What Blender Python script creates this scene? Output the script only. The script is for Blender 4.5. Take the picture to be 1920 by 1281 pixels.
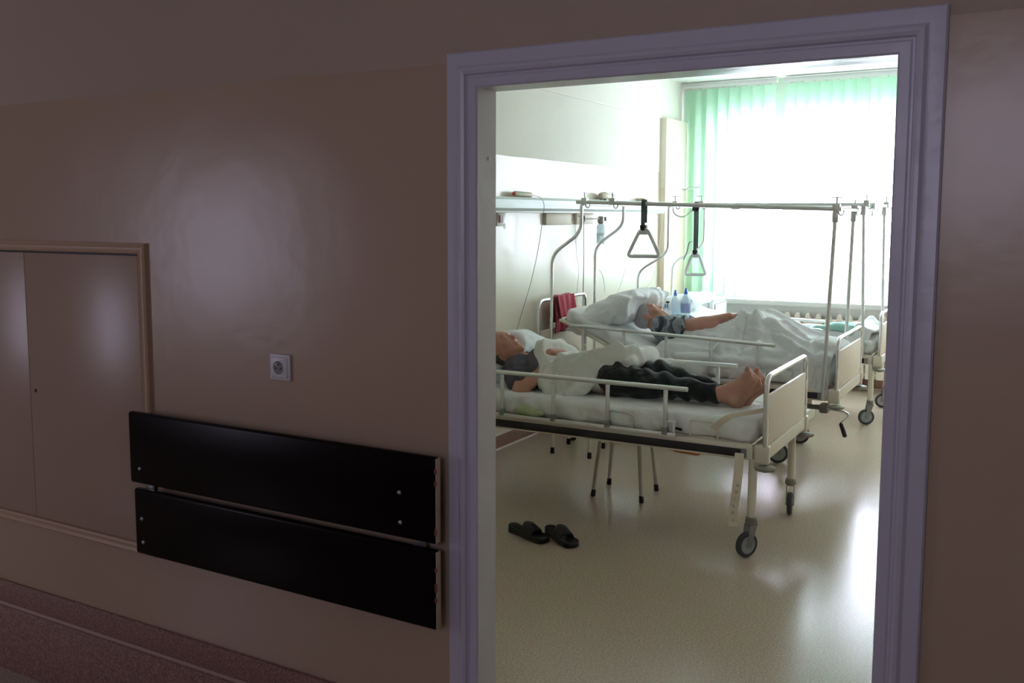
import bpy, bmesh, math, random
import numpy as np
from mathutils import Vector, Matrix
random.seed(7)
PI = math.pi
SC = bpy.context.scene
for o in list(bpy.data.objects):
    bpy.data.objects.remove(o)
COL = SC.collection

# ------------------------------------------------------------------ camera, world, lights, exposure
F, PX, PY = 1802.07, 919.466, 589.112
cam = bpy.data.cameras.new('camera'); cam.sensor_width = 36.0; cam.sensor_fit = 'HORIZONTAL'
cam.lens = F / 1920 * 36
cam.shift_x = (960 - PX) / 1920; cam.shift_y = -(640.5 - PY) / 1920
cam.clip_start = 0.05
co = bpy.data.objects.new('camera', cam); COL.objects.link(co)
co.location = (0, 0, 1.70)
co.rotation_euler = (math.radians(90 - 5.8457), 0, math.radians(30.4392))
SC.camera = co

SC.view_settings.view_transform = 'Standard'
SC.view_settings.look = 'None'
SC.view_settings.exposure = 0.0
SC.view_settings.gamma = 1.0
SC.view_settings.use_curve_mapping = False
SC.cycles.max_bounces = 10
SC.cycles.diffuse_bounces = 6
SC.cycles.glossy_bounces = 4
SC.cycles.transparent_max_bounces = 24
SC.cycles.sample_clamp_indirect = 6.0
SC.cycles.caustics_reflective = False
SC.cycles.caustics_refractive = False

W = bpy.data.worlds.new('overcast_daylight'); SC.world = W; W.use_nodes = True
wn = W.node_tree
bg = wn.nodes['Background']; bg.inputs[0].default_value = (1.08, 0.89, 1.22, 1); bg.inputs[1].default_value = 44.0

def portal(x, y, z, sx, sz, toward):
    l = bpy.data.lights.new('window_daylight_portal', 'AREA'); l.shape = 'RECTANGLE'; l.size = sx; l.size_y = sz
    l.cycles.is_portal = True
    o = bpy.data.objects.new('window_daylight_portal', l); COL.objects.link(o); o.location = (x, y, z)
    o.rotation_euler = (math.radians(-90 * toward), 0, 0)
    return o
# -Z of an area light points into the room: toward=+1 -> -y, toward=-1 -> +y
WX0, WX1, WZ0, WZ1 = -3.04, 0.6, 1.03, 2.62
portal((WX0 + WX1) / 2, 10.06, (WZ0 + WZ1) / 2, WX1 - WX0, WZ1 - WZ0, 1)
RW = [(-0.75, 0.15, 1.60, 2.45), (-6.0, -4.8, 0.85, 2.05)]
for a, b, c, d in RW:
    portal((a + b) / 2, -1.06, (c + d) / 2, b - a, d - c, -1)

# ------------------------------------------------------------------ materials
MATS = {}
def mat(name, col, rough=0.6, metal=0.0, spec=0.5, noise=0.0, nscale=8.0, col2=None, bump=0.0, bscale=40.0, coat=0.0,
        trans=0.0, sheen=0.0, sss=0.0, ior=1.45, wrinkle=0.0):
    if name in MATS: return MATS[name]
    m = bpy.data.materials.new(name); m.use_nodes = True
    nt = m.node_tree; b = nt.nodes['Principled BSDF']
    b.inputs['Base Color'].default_value = (*col, 1); b.inputs['Roughness'].default_value = rough
    b.inputs['Metallic'].default_value = metal; b.inputs['Specular IOR Level'].default_value = spec
    b.inputs['IOR'].default_value = ior
    if coat: b.inputs['Coat Weight'].default_value = coat; b.inputs['Coat Roughness'].default_value = 0.15
    if trans: b.inputs['Transmission Weight'].default_value = trans
    if sheen: b.inputs['Sheen Weight'].default_value = sheen
    if sss:
        b.inputs['Subsurface Weight'].default_value = sss; b.inputs['Subsurface Radius'].default_value = (0.02, 0.008, 0.004)
        b.inputs['Subsurface Scale'].default_value = 0.5
    tc = nt.nodes.new('ShaderNodeTexCoord')
    if noise or col2:
        n = nt.nodes.new('ShaderNodeTexNoise'); n.inputs['Scale'].default_value = nscale; n.inputs['Detail'].default_value = 5
        nt.links.new(tc.outputs['Object'], n.inputs['Vector'])
        mx = nt.nodes.new('ShaderNodeMix'); mx.data_type = 'RGBA'
        c2 = col2 or tuple(c * (1 - noise) for c in col)
        mx.inputs[6].default_value = (*col, 1); mx.inputs[7].default_value = (*c2, 1)
        nt.links.new(n.outputs['Fac'], mx.inputs[0]); nt.links.new(mx.outputs[2], b.inputs['Base Color'])
    if bump:
        n2 = nt.nodes.new('ShaderNodeTexNoise'); n2.inputs['Scale'].default_value = bscale; n2.inputs['Detail'].default_value = 2.0 if wrinkle else 4; n2.inputs['Distortion'].default_value = wrinkle * 0.8; bd = 0.03 if wrinkle else 0.01
        nt.links.new(tc.outputs['Object'], n2.inputs['Vector'])
        bp = nt.nodes.new('ShaderNodeBump'); bp.inputs['Strength'].default_value = bump; bp.inputs['Distance'].default_value = bd
        nt.links.new(n2.outputs['Fac'], bp.inputs['Height']); nt.links.new(bp.outputs['Normal'], b.inputs['Normal'])
    MATS[name] = m; return m

def nodes_of(m): return m.node_tree.nodes, m.node_tree.links, m.node_tree.nodes['Principled BSDF']

def paint_wall(name, lower, upper, zsplit, r_low, r_up, wob=0.012, bump=0.15):
    """two-tone painted plaster: glossy oil paint below a hand-cut line, matt paint above"""
    m = mat(name, lower, r_low)
    N, L, b = nodes_of(m)
    g = N.new('ShaderNodeNewGeometry'); sx = N.new('ShaderNodeSeparateXYZ'); L.new(g.outputs['Position'], sx.inputs[0])
    n = N.new('ShaderNodeTexNoise'); n.inputs['Scale'].default_value = 3.0; n.inputs['Detail'].default_value = 3
    L.new(g.outputs['Position'], n.inputs['Vector'])
    ma = N.new('ShaderNodeMath'); ma.operation = 'MULTIPLY_ADD'; ma.inputs[1].default_value = wob; L.new(n.outputs['Fac'], ma.inputs[0]); L.new(sx.outputs['Z'], ma.inputs[2])
    gt = N.new('ShaderNodeMath'); gt.operation = 'GREATER_THAN'; gt.inputs[1].default_value = zsplit + wob * 0.5; L.new(ma.outputs[0], gt.inputs[0])
    mx = N.new('ShaderNodeMix'); mx.data_type = 'RGBA'; mx.inputs[6].default_value = (*lower, 1); mx.inputs[7].default_value = (*upper, 1)
    L.new(gt.outputs[0], mx.inputs[0])
    # slight blotchiness of old paint
    n3 = N.new('ShaderNodeTexNoise'); n3.inputs['Scale'].default_value = 1.6; n3.inputs['Detail'].default_value = 6; L.new(g.outputs['Position'], n3.inputs['Vector'])
    mr = N.new('ShaderNodeMapRange'); mr.inputs[3].default_value = 0.93; mr.inputs[4].default_value = 1.05; L.new(n3.outputs['Fac'], mr.inputs[0])
    mu = N.new('ShaderNodeMix'); mu.data_type = 'RGBA'; mu.blend_type = 'MULTIPLY'; mu.inputs[0].default_value = 1
    L.new(mx.outputs[2], mu.inputs[6]); L.new(mr.outputs[0], mu.inputs[7]); L.new(mu.outputs[2], b.inputs['Base Color'])
    r = N.new('ShaderNodeMapRange'); r.inputs[3].default_value = r_low; r.inputs[4].default_value = r_up; L.new(gt.outputs[0], r.inputs[0]); L.new(r.outputs[0], b.inputs['Roughness'])
    n2 = N.new('ShaderNodeTexNoise'); n2.inputs['Scale'].default_value = 2.2; n2.inputs['Detail'].default_value = 7; L.new(g.outputs['Position'], n2.inputs['Vector'])
    bp = N.new('ShaderNodeBump'); bp.inputs['Strength'].default_value = bump; bp.inputs['Distance'].default_value = 0.03
    L.new(n2.outputs['Fac'], bp.inputs['Height']); L.new(bp.outputs['Normal'], b.inputs['Normal'])
    return m

def speckle(name, c1, c2, c3, rough, scale=160.0, coat=0.0):
    m = mat(name, c1, rough, coat=coat)
    N, L, b = nodes_of(m)
    g = N.new('ShaderNodeNewGeometry')
    v = N.new('ShaderNodeTexNoise'); v.inputs['Scale'].default_value = scale; v.inputs['Detail'].default_value = 2; L.new(g.outputs['Position'], v.inputs['Vector'])
    cr = N.new('ShaderNodeValToRGB'); e = cr.color_ramp.elements
    e[0].position = 0.34; e[0].color = (*c2, 1); e[1].position = 0.66; e[1].color = (*c3, 1)
    k = cr.color_ramp.elements.new(0.5); k.color = (*c1, 1)
    L.new(v.outputs['Fac'], cr.inputs[0])
    n3 = N.new('ShaderNodeTexNoise'); n3.inputs['Scale'].default_value = 1.3; n3.inputs['Detail'].default_value = 6; L.new(g.outputs['Position'], n3.inputs['Vector'])
    mr = N.new('ShaderNodeMapRange'); mr.inputs[3].default_value = rough * 0.8; mr.inputs[4].default_value = rough * 1.3; L.new(n3.outputs['Fac'], mr.inputs[0]); L.new(mr.outputs[0], b.inputs['Roughness'])
    L.new(cr.outputs[0], b.inputs['Base Color'])
    return m

M_wallc = paint_wall('corridor_wall_paint', (0.48, 0.36, 0.25), (0.46, 0.37, 0.275), 2.085, 0.26, 0.7, bump=0.2)
M_wallr = paint_wall('room_wall_paint', (0.75, 0.69, 0.57), (0.84, 0.81, 0.74), 2.13, 0.24, 0.8)
M_wallb = paint_wall('window_wall_paint', (0.84, 0.82, 0.76), (0.84, 0.82, 0.76), 2.13, 0.4, 0.8)
M_ceil = mat('ceiling_white', (0.85, 0.85, 0.82), 0.8, noise=0.03)
M_frame = mat('lavender_gloss_paint', (0.60, 0.59, 0.665), 0.30, noise=0.08, nscale=5, bump=0.25, bscale=14)
M_floor = speckle('speckled_vinyl_floor', (0.43, 0.355, 0.275), (0.34, 0.275, 0.205), (0.53, 0.45, 0.36), 0.195, scale=130.0)
M_floor.node_tree.nodes['Principled BSDF'].inputs['Specular IOR Level'].default_value = 0.30
M_skirt = speckle('pink_terrazzo_skirting', (0.30, 0.175, 0.135), (0.22, 0.12, 0.095), (0.42, 0.27, 0.22), 0.4)
M_skirtcap = mat('skirting_cap', (0.52, 0.38, 0.32), 0.45)
M_skirtw = mat('skirting_white_cap', (0.75, 0.70, 0.64), 0.4)
M_board = mat('dark_brown_laminate', (0.006, 0.0035, 0.003), 0.30, noise=0.3, spec=0.16)
M_chip = mat('raw_chipboard_edge', (0.62, 0.52, 0.38), 0.8, col2=(0.42, 0.30, 0.20), nscale=60)
M_rust = mat('torn_laminate', (0.22, 0.07, 0.04), 0.8)
M_steel = mat('zinc_steel', (0.55, 0.56, 0.56), 0.35, metal=0.9)
M_chrome = mat('chrome', (0.80, 0.81, 0.82), 0.2, metal=0.9)
M_alu = mat('satin_aluminium', (0.70, 0.71, 0.69), 0.36, metal=0.6)
M_cream = mat('cream_enamel', (0.72, 0.68, 0.56), 0.35, noise=0.05)
M_panel = mat('cream_laminate_panel', (0.74, 0.66, 0.53), 0.45, noise=0.04)
M_black = mat('black_rubber', (0.012, 0.012, 0.012), 0.5)
M_darkplastic = mat('black_plastic', (0.02, 0.02, 0.022), 0.4)
M_grey = mat('grey_plastic', (0.22, 0.23, 0.21), 0.45)
M_wheel = mat('grey_wheel_hub', (0.30, 0.33, 0.33), 0.5)
M_tyre = mat('dark_grey_tyre', (0.045, 0.048, 0.05), 0.6)
M_bumper = mat('olive_grey_rubber', (0.22, 0.215, 0.17), 0.6)
M_sheet = mat('white_cotton_sheet', (0.80, 0.82, 0.80), 0.85, noise=0.04, nscale=5, bump=0.55, bscale=7, sheen=0.2, wrinkle=1.6)
M_sheet2 = mat('white_cotton_duvet', (0.80, 0.83, 0.84), 0.85, noise=0.03, nscale=5, bump=0.55, bscale=7, sheen=0.2, wrinkle=1.6)
M_duvet = mat('worn_white_duvet_cover', (0.76, 0.78, 0.73), 0.85, noise=0.04, nscale=5, bump=0.55, bscale=7, sheen=0.2, wrinkle=1.6)
M_pillow = mat('white_pillowcase', (0.84, 0.88, 0.90), 0.85, noise=0.02, bump=0.55, bscale=7, sheen=0.2, wrinkle=1.6)
M_red = mat('crimson_towel', (0.34, 0.004, 0.026), 0.95, noise=0.15, nscale=30, bump=0.3, bscale=160, sheen=0.3)
M_green = mat('mint_green_cloth', (0.33, 0.60, 0.53), 0.9, bump=0.2)
M_skin = mat('tanned_skin', (0.54, 0.295, 0.21), 0.5, noise=0.25, nscale=14, sss=0.15, bump=0.1, bscale=90)
M_skin2 = mat('warm_skin', (0.54, 0.30, 0.215), 0.5, noise=0.22, nscale=14, sss=0.15, bump=0.1, bscale=90)
M_lip = mat('lip', (0.40, 0.14, 0.11), 0.5)
M_nail = mat('nail', (0.62, 0.42, 0.33), 0.35)
M_hair = mat('grey_brown_cropped_hair', (0.10, 0.085, 0.07), 0.85, col2=(0.20, 0.18, 0.16), nscale=90, bump=0.8, bscale=220)
M_hairw = mat('silver_hair', (0.42, 0.42, 0.44), 0.8, col2=(0.58, 0.58, 0.60), nscale=90, bump=0.8, bscale=220)
M_shirt = mat('charcoal_grey_tshirt', (0.10, 0.094, 0.112), 0.9, noise=0.2, nscale=10, bump=0.8, bscale=9, wrinkle=1.5)
M_trous = mat('dark_green_black_trousers', (0.008, 0.013, 0.012), 0.85, noise=0.3, bump=0.8, bscale=8, sheen=0.15, wrinkle=1.5)
M_underw = mat('pale_grey_waistband', (0.62, 0.58, 0.54), 0.9)
M_shoe = mat('black_moulded_sandal', (0.008, 0.008, 0.009), 0.45, bump=0.2, bscale=60)
M_hatch = mat('hatch_paint', (0.44, 0.325, 0.235), 0.30, noise=0.05, bump=0.12, bscale=6)
M_hatchf = mat('hatch_frame_paint', (0.52, 0.37, 0.24), 0.42)
M_white = mat('white_plastic', (0.72, 0.73, 0.72), 0.35)
M_whitel = mat('white_laminate', (0.80, 0.82, 0.82), 0.3)
M_trunk = mat('pale_blue_trunking', (0.66, 0.74, 0.74), 0.28)
M_tan = mat('beige_service_panel', (0.55, 0.47, 0.36), 0.5)
M_beige = mat('beige_plastic', (0.50, 0.44, 0.33), 0.5)
M_rad = mat('cream_radiator_enamel', (0.86, 0.80, 0.70), 0.35)
M_handle = mat('grey_nylon_handle', (0.72, 0.77, 0.74), 0.5)
M_strap = mat('dark_grey_webbing', (0.085, 0.105, 0.105), 0.9)
M_belt = mat('cream_leather_strap', (0.76, 0.69, 0.55), 0.6, noise=0.06)
M_orange = mat('orange_plastic', (0.52, 0.12, 0.02), 0.5)
M_cord = mat('grey_cord', (0.30, 0.32, 0.32), 0.6)
M_cordw = mat('pale_cord', (0.62, 0.68, 0.68), 0.5)
M_cap = mat('blue_bottle_cap', (0.03, 0.12, 0.50), 0.35)
M_capb = mat('mid_blue_bottle_cap', (0.07, 0.22, 0.58), 0.35)
M_label = mat('navy_paper_label', (0.15, 0.18, 0.34), 0.5, col2=(0.34, 0.40, 0.60), nscale=30)
M_labelb = mat('cyan_paper_label', (0.02, 0.34, 0.72), 0.5)
M_bag = mat('green_plastic_bag', (0.24, 0.30, 0.12), 0.35, col2=(0.50, 0.55, 0.36), nscale=14, bump=0.5, bscale=30)
M_paper = mat('lilac_paper_packet', (0.55, 0.58, 0.78), 0.6)
M_winframe = mat('white_window_frame', (0.85, 0.86, 0.84), 0.3)
M_seat = mat('stool_seat_board', (0.55, 0.50, 0.40), 0.5)
M_legp = mat('putty_enamel', (0.44, 0.42, 0.34), 0.4)

def make_bottle_mat(name, tint):
    m = bpy.data.materials.new(name); m.use_nodes = True; nt = m.node_tree
    b = nt.nodes['Principled BSDF']; out = nt.nodes['Material Output']
    b.inputs['Base Color'].default_value = (*tint, 1); b.inputs['Roughness'].default_value = 0.12
    t = nt.nodes.new('ShaderNodeBsdfTransparent'); t.inputs[0].default_value = (*tint, 1)
    mx = nt.nodes.new('ShaderNodeMixShader'); mx.inputs[0].default_value = 0.35
    nt.links.new(t.outputs[0], mx.inputs[1]); nt.links.new(b.outputs[0], mx.inputs[2]); nt.links.new(mx.outputs[0], out.inputs[0])
    return m
M_pet = make_bottle_mat('clear_pet_bottle', (0.84, 0.93, 0.97))
M_petc = make_bottle_mat('clear_humidifier_plastic', (0.62, 0.70, 0.70))
def make_glass():
    m = bpy.data.materials.new('window_glass'); m.use_nodes = True; nt = m.node_tree
    nt.nodes.remove(nt.nodes['Principled BSDF']); out = nt.nodes['Material Output']
    t = nt.nodes.new('ShaderNodeBsdfTransparent'); t.inputs[0].default_value = (0.94, 0.97, 0.96, 1)
    g = nt.nodes.new('ShaderNodeBsdfGlossy'); g.inputs['Roughness'].default_value = 0.03
    mx = nt.nodes.new('ShaderNodeMixShader'); mx.inputs[0].default_value = 0.05
    nt.links.new(t.outputs[0], mx.inputs[1]); nt.links.new(g.outputs[0], mx.inputs[2]); nt.links.new(mx.outputs[0], out.inputs[0])
    return m
M_glass = make_glass()
def make_tinted(col):
    m = bpy.data.materials.new('tinted_glass'); m.use_nodes = True; nt = m.node_tree
    nt.nodes.remove(nt.nodes['Principled BSDF']); out = nt.nodes['Material Output']
    t = nt.nodes.new('ShaderNodeBsdfTransparent'); t.inputs[0].default_value = (*col, 1)
    nt.links.new(t.outputs[0], out.inputs[0]); return m
M_tint = make_tinted((0.345, 0.37, 0.365))
def make_slat():
    m = bpy.data.materials.new('sheer_green_blind_fabric'); m.use_nodes = True; nt = m.node_tree
    b = nt.nodes['Principled BSDF']; out = nt.nodes['Material Output']
    col = (0.36, 0.72, 0.48)
    b.inputs['Base Color'].default_value = (*col, 1); b.inputs['Roughness'].default_value = 0.9
    tl = nt.nodes.new('ShaderNodeBsdfTranslucent'); tl.inputs[0].default_value = (0.82, 0.92, 0.86, 1)
    t = nt.nodes.new('ShaderNodeBsdfTransparent'); t.inputs[0].default_value = (0.93, 0.98, 0.95, 1)
    m1 = nt.nodes.new('ShaderNodeMixShader'); m1.inputs[0].default_value = 0.40
    nt.links.new(b.outputs[0], m1.inputs[1]); nt.links.new(tl.outputs[0], m1.inputs[2])
    m2 = nt.nodes.new('ShaderNodeMixShader'); m2.inputs[0].default_value = 0.24
    nt.links.new(m1.outputs[0], m2.inputs[1]); nt.links.new(t.outputs[0], m2.inputs[2]); nt.links.new(m2.outputs[0], out.inputs[0])
    return m
M_slat = make_slat()
def make_camo():
    m = mat('camouflage_jersey', (0.2, 0.22, 0.24), 0.9, bump=0.2, bscale=18)
    N, L, b = nodes_of(m)
    tc = N.new('ShaderNodeTexCoord'); mp = N.new('ShaderNodeMapping'); mp.inputs['Scale'].default_value = (15, 15, 9)
    mp.inputs['Rotation'].default_value = (0, 0.6, 0.3)
    L.new(tc.outputs['Object'], mp.inputs[0])
    n = N.new('ShaderNodeTexNoise'); n.inputs['Scale'].default_value = 1.0; n.inputs['Detail'].default_value = 1; L.new(mp.outputs[0], n.inputs['Vector'])
    cr = N.new('ShaderNodeValToRGB'); cr.color_ramp.interpolation = 'CONSTANT'; e = cr.color_ramp.elements
    e[0].position = 0; e[0].color = (0.035, 0.05, 0.06, 1); e[1].position = 0.62; e[1].color = (0.25, 0.29, 0.31, 1)
    for p, c in ((0.44, (0.10, 0.125, 0.15, 1)), (0.53, (0.32, 0.36, 0.39, 1))):
        k = cr.color_ramp.elements.new(p); k.color = c
    L.new(n.outputs['Fac'], cr.inputs[0]); L.new(cr.outputs[0], b.inputs['Base Color'])
    return m
M_camo = make_camo()

# ------------------------------------------------------------------ mesh helpers
class MB:
    def __init__(s): s.bm = bmesh.new()
    def box(s, lo, hi, bev=0.0, seg=2, rot=None, cen=None):
        lo = Vector(lo); hi = Vector(hi); c = (lo + hi) / 2; d = hi - lo
        t = bmesh.new(); bmesh.ops.create_cube(t, size=1.0)
        bmesh.ops.scale(t, vec=d, verts=t.verts)
        if bev > 0: bmesh.ops.bevel(t, geom=list(t.edges), offset=min(bev, min(d) * 0.45), segments=seg, affect='EDGES', profile=0.5)
        if rot is not None: bmesh.ops.transform(t, matrix=rot.to_4x4(), verts=t.verts)
        bmesh.ops.translate(t, vec=(Vector(cen) if cen is not None else c), verts=t.verts)
        return s.add(t)
    def add(s, t):
        me = bpy.data.meshes.new('tmp'); t.to_mesh(me); t.free(); s.bm.from_mesh(me); bpy.data.meshes.remove(me); return s
    def tube(s, pts, r, seg=12, closed=False, caps=True, flat=1.0, up=None):
        pts = [Vector(p) for p in pts]; n = len(pts)
        rr = r if isinstance(r, (list, tuple)) else [r] * n
        rings = []; prev = None
        for i, p in enumerate(pts):
            if closed: t = (pts[(i + 1) % n] - pts[i - 1])
            else: t = pts[min(i + 1, n - 1)] - pts[max(i - 1, 0)]
            t.normalize()
            if prev is None:
                ref = Vector(up) if up else (Vector((0, 0, 1)) if abs(t.z) < 0.9 else Vector((0, 1, 0)))
                a = t.cross(ref).normalized()
            else:
                a = (prev - t * prev.dot(t)).normalized()
            prev = a; b = t.cross(a)
            rings.append([s.bm.verts.new(p + (a * math.cos(2 * PI * k / seg) + b * math.sin(2 * PI * k / seg) * flat) * rr[i]) for k in range(seg)])
        m = n if closed else n - 1
        for i in range(m):
            A, B = rings[i], rings[(i + 1) % n]
            for k in range(seg):
                s.bm.faces.new((A[k], A[(k + 1) % seg], B[(k + 1) % seg], B[k]))
        if caps and not closed:
            s.bm.faces.new(list(reversed(rings[0]))); s.bm.faces.new(rings[-1])
        return s
    def cyl(s, a, b, r, r2=None, seg=20):
        return s.tube([a, b], [r, r if r2 is None else r2], seg)
    def ribbon(s, pts, w, t, axis):
        """flat strap following pts; w wide along axis, t thick"""
        pts = [Vector(p) for p in pts]; ax = Vector(axis).normalized(); rings = []
        for i, p in enumerate(pts):
            d = (pts[min(i + 1, len(pts) - 1)] - pts[max(i - 1, 0)]).normalized(); nn = d.cross(ax).normalized()
            rings.append([s.bm.verts.new(p + ax * (w / 2 * x) + nn * (t / 2 * y)) for x, y in ((-1, -1), (1, -1), (1, 1), (-1, 1))])
        for A, B in zip(rings, rings[1:]):
            for k in range(4): s.bm.faces.new((A[k], A[(k + 1) % 4], B[(k + 1) % 4], B[k]))
        s.bm.faces.new(list(reversed(rings[0]))); s.bm.faces.new(rings[-1]); return s
    def lathe(s, prof, origin, axis=(0, 0, 1), seg=24, ring=False):
        ax = Vector(axis).normalized(); q = Vector((0, 0, 1)).rotation_difference(ax); o = Vector(origin); rings = []
        for r, h in prof:
            rings.append([s.bm.verts.new(o + q @ Vector((r * math.cos(2 * PI * k / seg), r * math.sin(2 * PI * k / seg), h))) for k in range(seg)])
        for A, B in zip(rings, rings[1:]):
            for k in range(seg): s.bm.faces.new((A[k], A[(k + 1) % seg], B[(k + 1) % seg], B[k]))
        if ring:
            A, B = rings[-1], rings[0]
            for k in range(seg): s.bm.faces.new((A[k], A[(k + 1) % seg], B[(k + 1) % seg], B[k]))
            return s
        s.bm.faces.new(list(reversed(rings[0]))); s.bm.faces.new(rings[-1]); return s
    def sphere(s, c, r, sub=2, sc=(1, 1, 1)):
        t = bmesh.new(); bmesh.ops.create_icosphere(t, subdivisions=sub, radius=r); bmesh.ops.scale(t, vec=sc, verts=t.verts)
        bmesh.ops.translate(t, vec=c, verts=t.verts); return s.add(t)
    def prism(s, poly, plane, h0, h1):
        """extrude a 2D polygon; plane 'xz' -> extrude along y, 'xy' -> along z, 'yz' -> along x"""
        def P(a, b, h): return {'xz': (a, h, b), 'xy': (a, b, h), 'yz': (h, a, b)}[plane]
        A = [s.bm.verts.new(P(a, b, h0)) for a, b in poly]; B = [s.bm.verts.new(P(a, b, h1)) for a, b in poly]
        n = len(poly)
        s.bm.faces.new(A); s.bm.faces.new(list(reversed(B)))
        for i in range(n): s.bm.faces.new((A[i], B[i], B[(i + 1) % n], A[(i + 1) % n]))
        return s
    def build(s, name, m, parent=None, smooth=True, ang=38):
        bmesh.ops.recalc_face_normals(s.bm, faces=s.bm.faces)
        if smooth:
            lim = math.radians(ang)
            for f in s.bm.faces: f.smooth = True
            for e in s.bm.edges:
                if len(e.link_faces) == 2 and e.calc_face_angle(0) > lim: e.smooth = False
        me = bpy.data.meshes.new(name); s.bm.to_mesh(me); s.bm.free()
        return link(name, me, m, parent)
def world_loc(o):
    v = Vector((0, 0, 0))
    while o is not None: v += o.location; o = o.parent
    return v
def link(name, me, m, parent=None):
    o = bpy.data.objects.new(name, me); COL.objects.link(o)
    if m is not None: me.materials.append(m)
    if parent is not None:
        o.parent = parent; me.transform(Matrix.Translation(-world_loc(parent)))
    else:  # top-level mesh: put its origin at its base centre
        co_ = np.empty(len(me.vertices) * 3); me.vertices.foreach_get('co', co_); co_ = co_.reshape(-1, 3)
        c = (co_.min(0) + co_.max(0)) / 2; c[2] = co_[:, 2].min(); c = Vector([float(v) for v in c])
        me.transform(Matrix.Translation(-c)); o.location = c
    return o
def tag(o, label=None, cat=None, group=None, kind=None):
    if label: o['label'] = label
    if cat: o['category'] = cat
    if group: o['group'] = group
    if kind: o['kind'] = kind
    return o
def thing(name, label, cat, loc, group=None):
    o = bpy.data.objects.new(name, None); COL.objects.link(o); o.location = loc; o.empty_display_size = 0.1
    return tag(o, label, cat, group)
def struct(o, label=None): return tag(o, label, None, None, 'structure')
def sroot(name, loc, label=None):
    o = bpy.data.objects.new(name, None); COL.objects.link(o); o.location = loc; o.empty_display_size = 0.1
    return tag(o, label, None, None, 'structure')
def fillet(pts, r, n=6, closed=False):
    pts = [Vector(p) for p in pts]; out = []; N = len(pts)
    rng = range(N) if closed else range(1, N - 1)
    if not closed: out.append(pts[0])
    for i in rng:
        p, a, b = pts[i], pts[i - 1], pts[(i + 1) % N]
        da, db = (a - p), (b - p); ra = min(r, da.length * 0.48, db.length * 0.48)
        A, B = p + da.normalized() * ra, p + db.normalized() * ra
        for k in range(n + 1):
            t = k / n; out.append(A * (1 - t) ** 2 + p * 2 * t * (1 - t) + B * t * t)
    if not closed: out.append(pts[-1])
    return out
def spline(pts, n=8):
    pts = [Vector(p) for p in pts]; P = [pts[0] * 2 - pts[1]] + pts + [pts[-1] * 2 - pts[-2]]; out = []
    for i in range(1, len(P) - 2):
        for k in range(n):
            t = k / n; a, b, c, d = P[i - 1], P[i], P[i + 1], P[i + 2]
            out.append(0.5 * ((2 * b) + (c - a) * t + (2 * a - 5 * b + 4 * c - d) * t * t + (3 * b - a - 3 * c + d) * t ** 3))
    out.append(pts[-1]); return out

# ------------------------------------------------------------------ signed-distance sculpting (numpy surface nets)
def smin(a, b, k):
    h = np.clip(0.5 + 0.5 * (b - a) / k, 0, 1); return b * (1 - h) + a * h - k * h * (1 - h)
def smax(a, b, k): return -smin(-a, -b, k)
def cone(P, a, b, r1, r2):
    a = np.array(a, np.float32); b = np.array(b, np.float32); ba = b - a
    h = np.clip(((P - a) @ ba) / float(ba @ ba), 0, 1)
    return np.linalg.norm(P - a - h[..., None] * ba, axis=-1) - (r1 + (r2 - r1) * h)
def ell(P, c, r, R=None):
    q = P - np.array(c, np.float32)
    if R is not None: q = q @ np.array(R, np.float32)   # columns of R are the ellipsoid's axes
    r = np.array(r, np.float32)
    k0 = np.linalg.norm(q / r, axis=-1); k1 = np.linalg.norm(q / (r * r), axis=-1)
    return k0 * (k0 - 1) / np.maximum(k1, 1e-6)
def rbox(P, c, h, rad, R=None):
    q = P - np.array(c, np.float32)
    if R is not None: q = q @ np.array(R, np.float32)
    d = np.abs(q) - (np.array(h, np.float32) - rad)
    return np.linalg.norm(np.maximum(d, 0), axis=-1) + np.minimum(d.max(-1), 0) - rad
def wob(P, s, seed=0):
    r = np.random.RandomState(seed); v = 0
    for k in range(5):
        d = r.normal(size=3).astype(np.float32); d /= np.linalg.norm(d); f = s * (0.7 + 0.8 * r.rand())
        v = v + np.sin(P @ d * f + r.rand() * 6.28 + 1.3 * np.sin(P @ np.roll(d, 1) * f * 0.6))
    return v / 5
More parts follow.
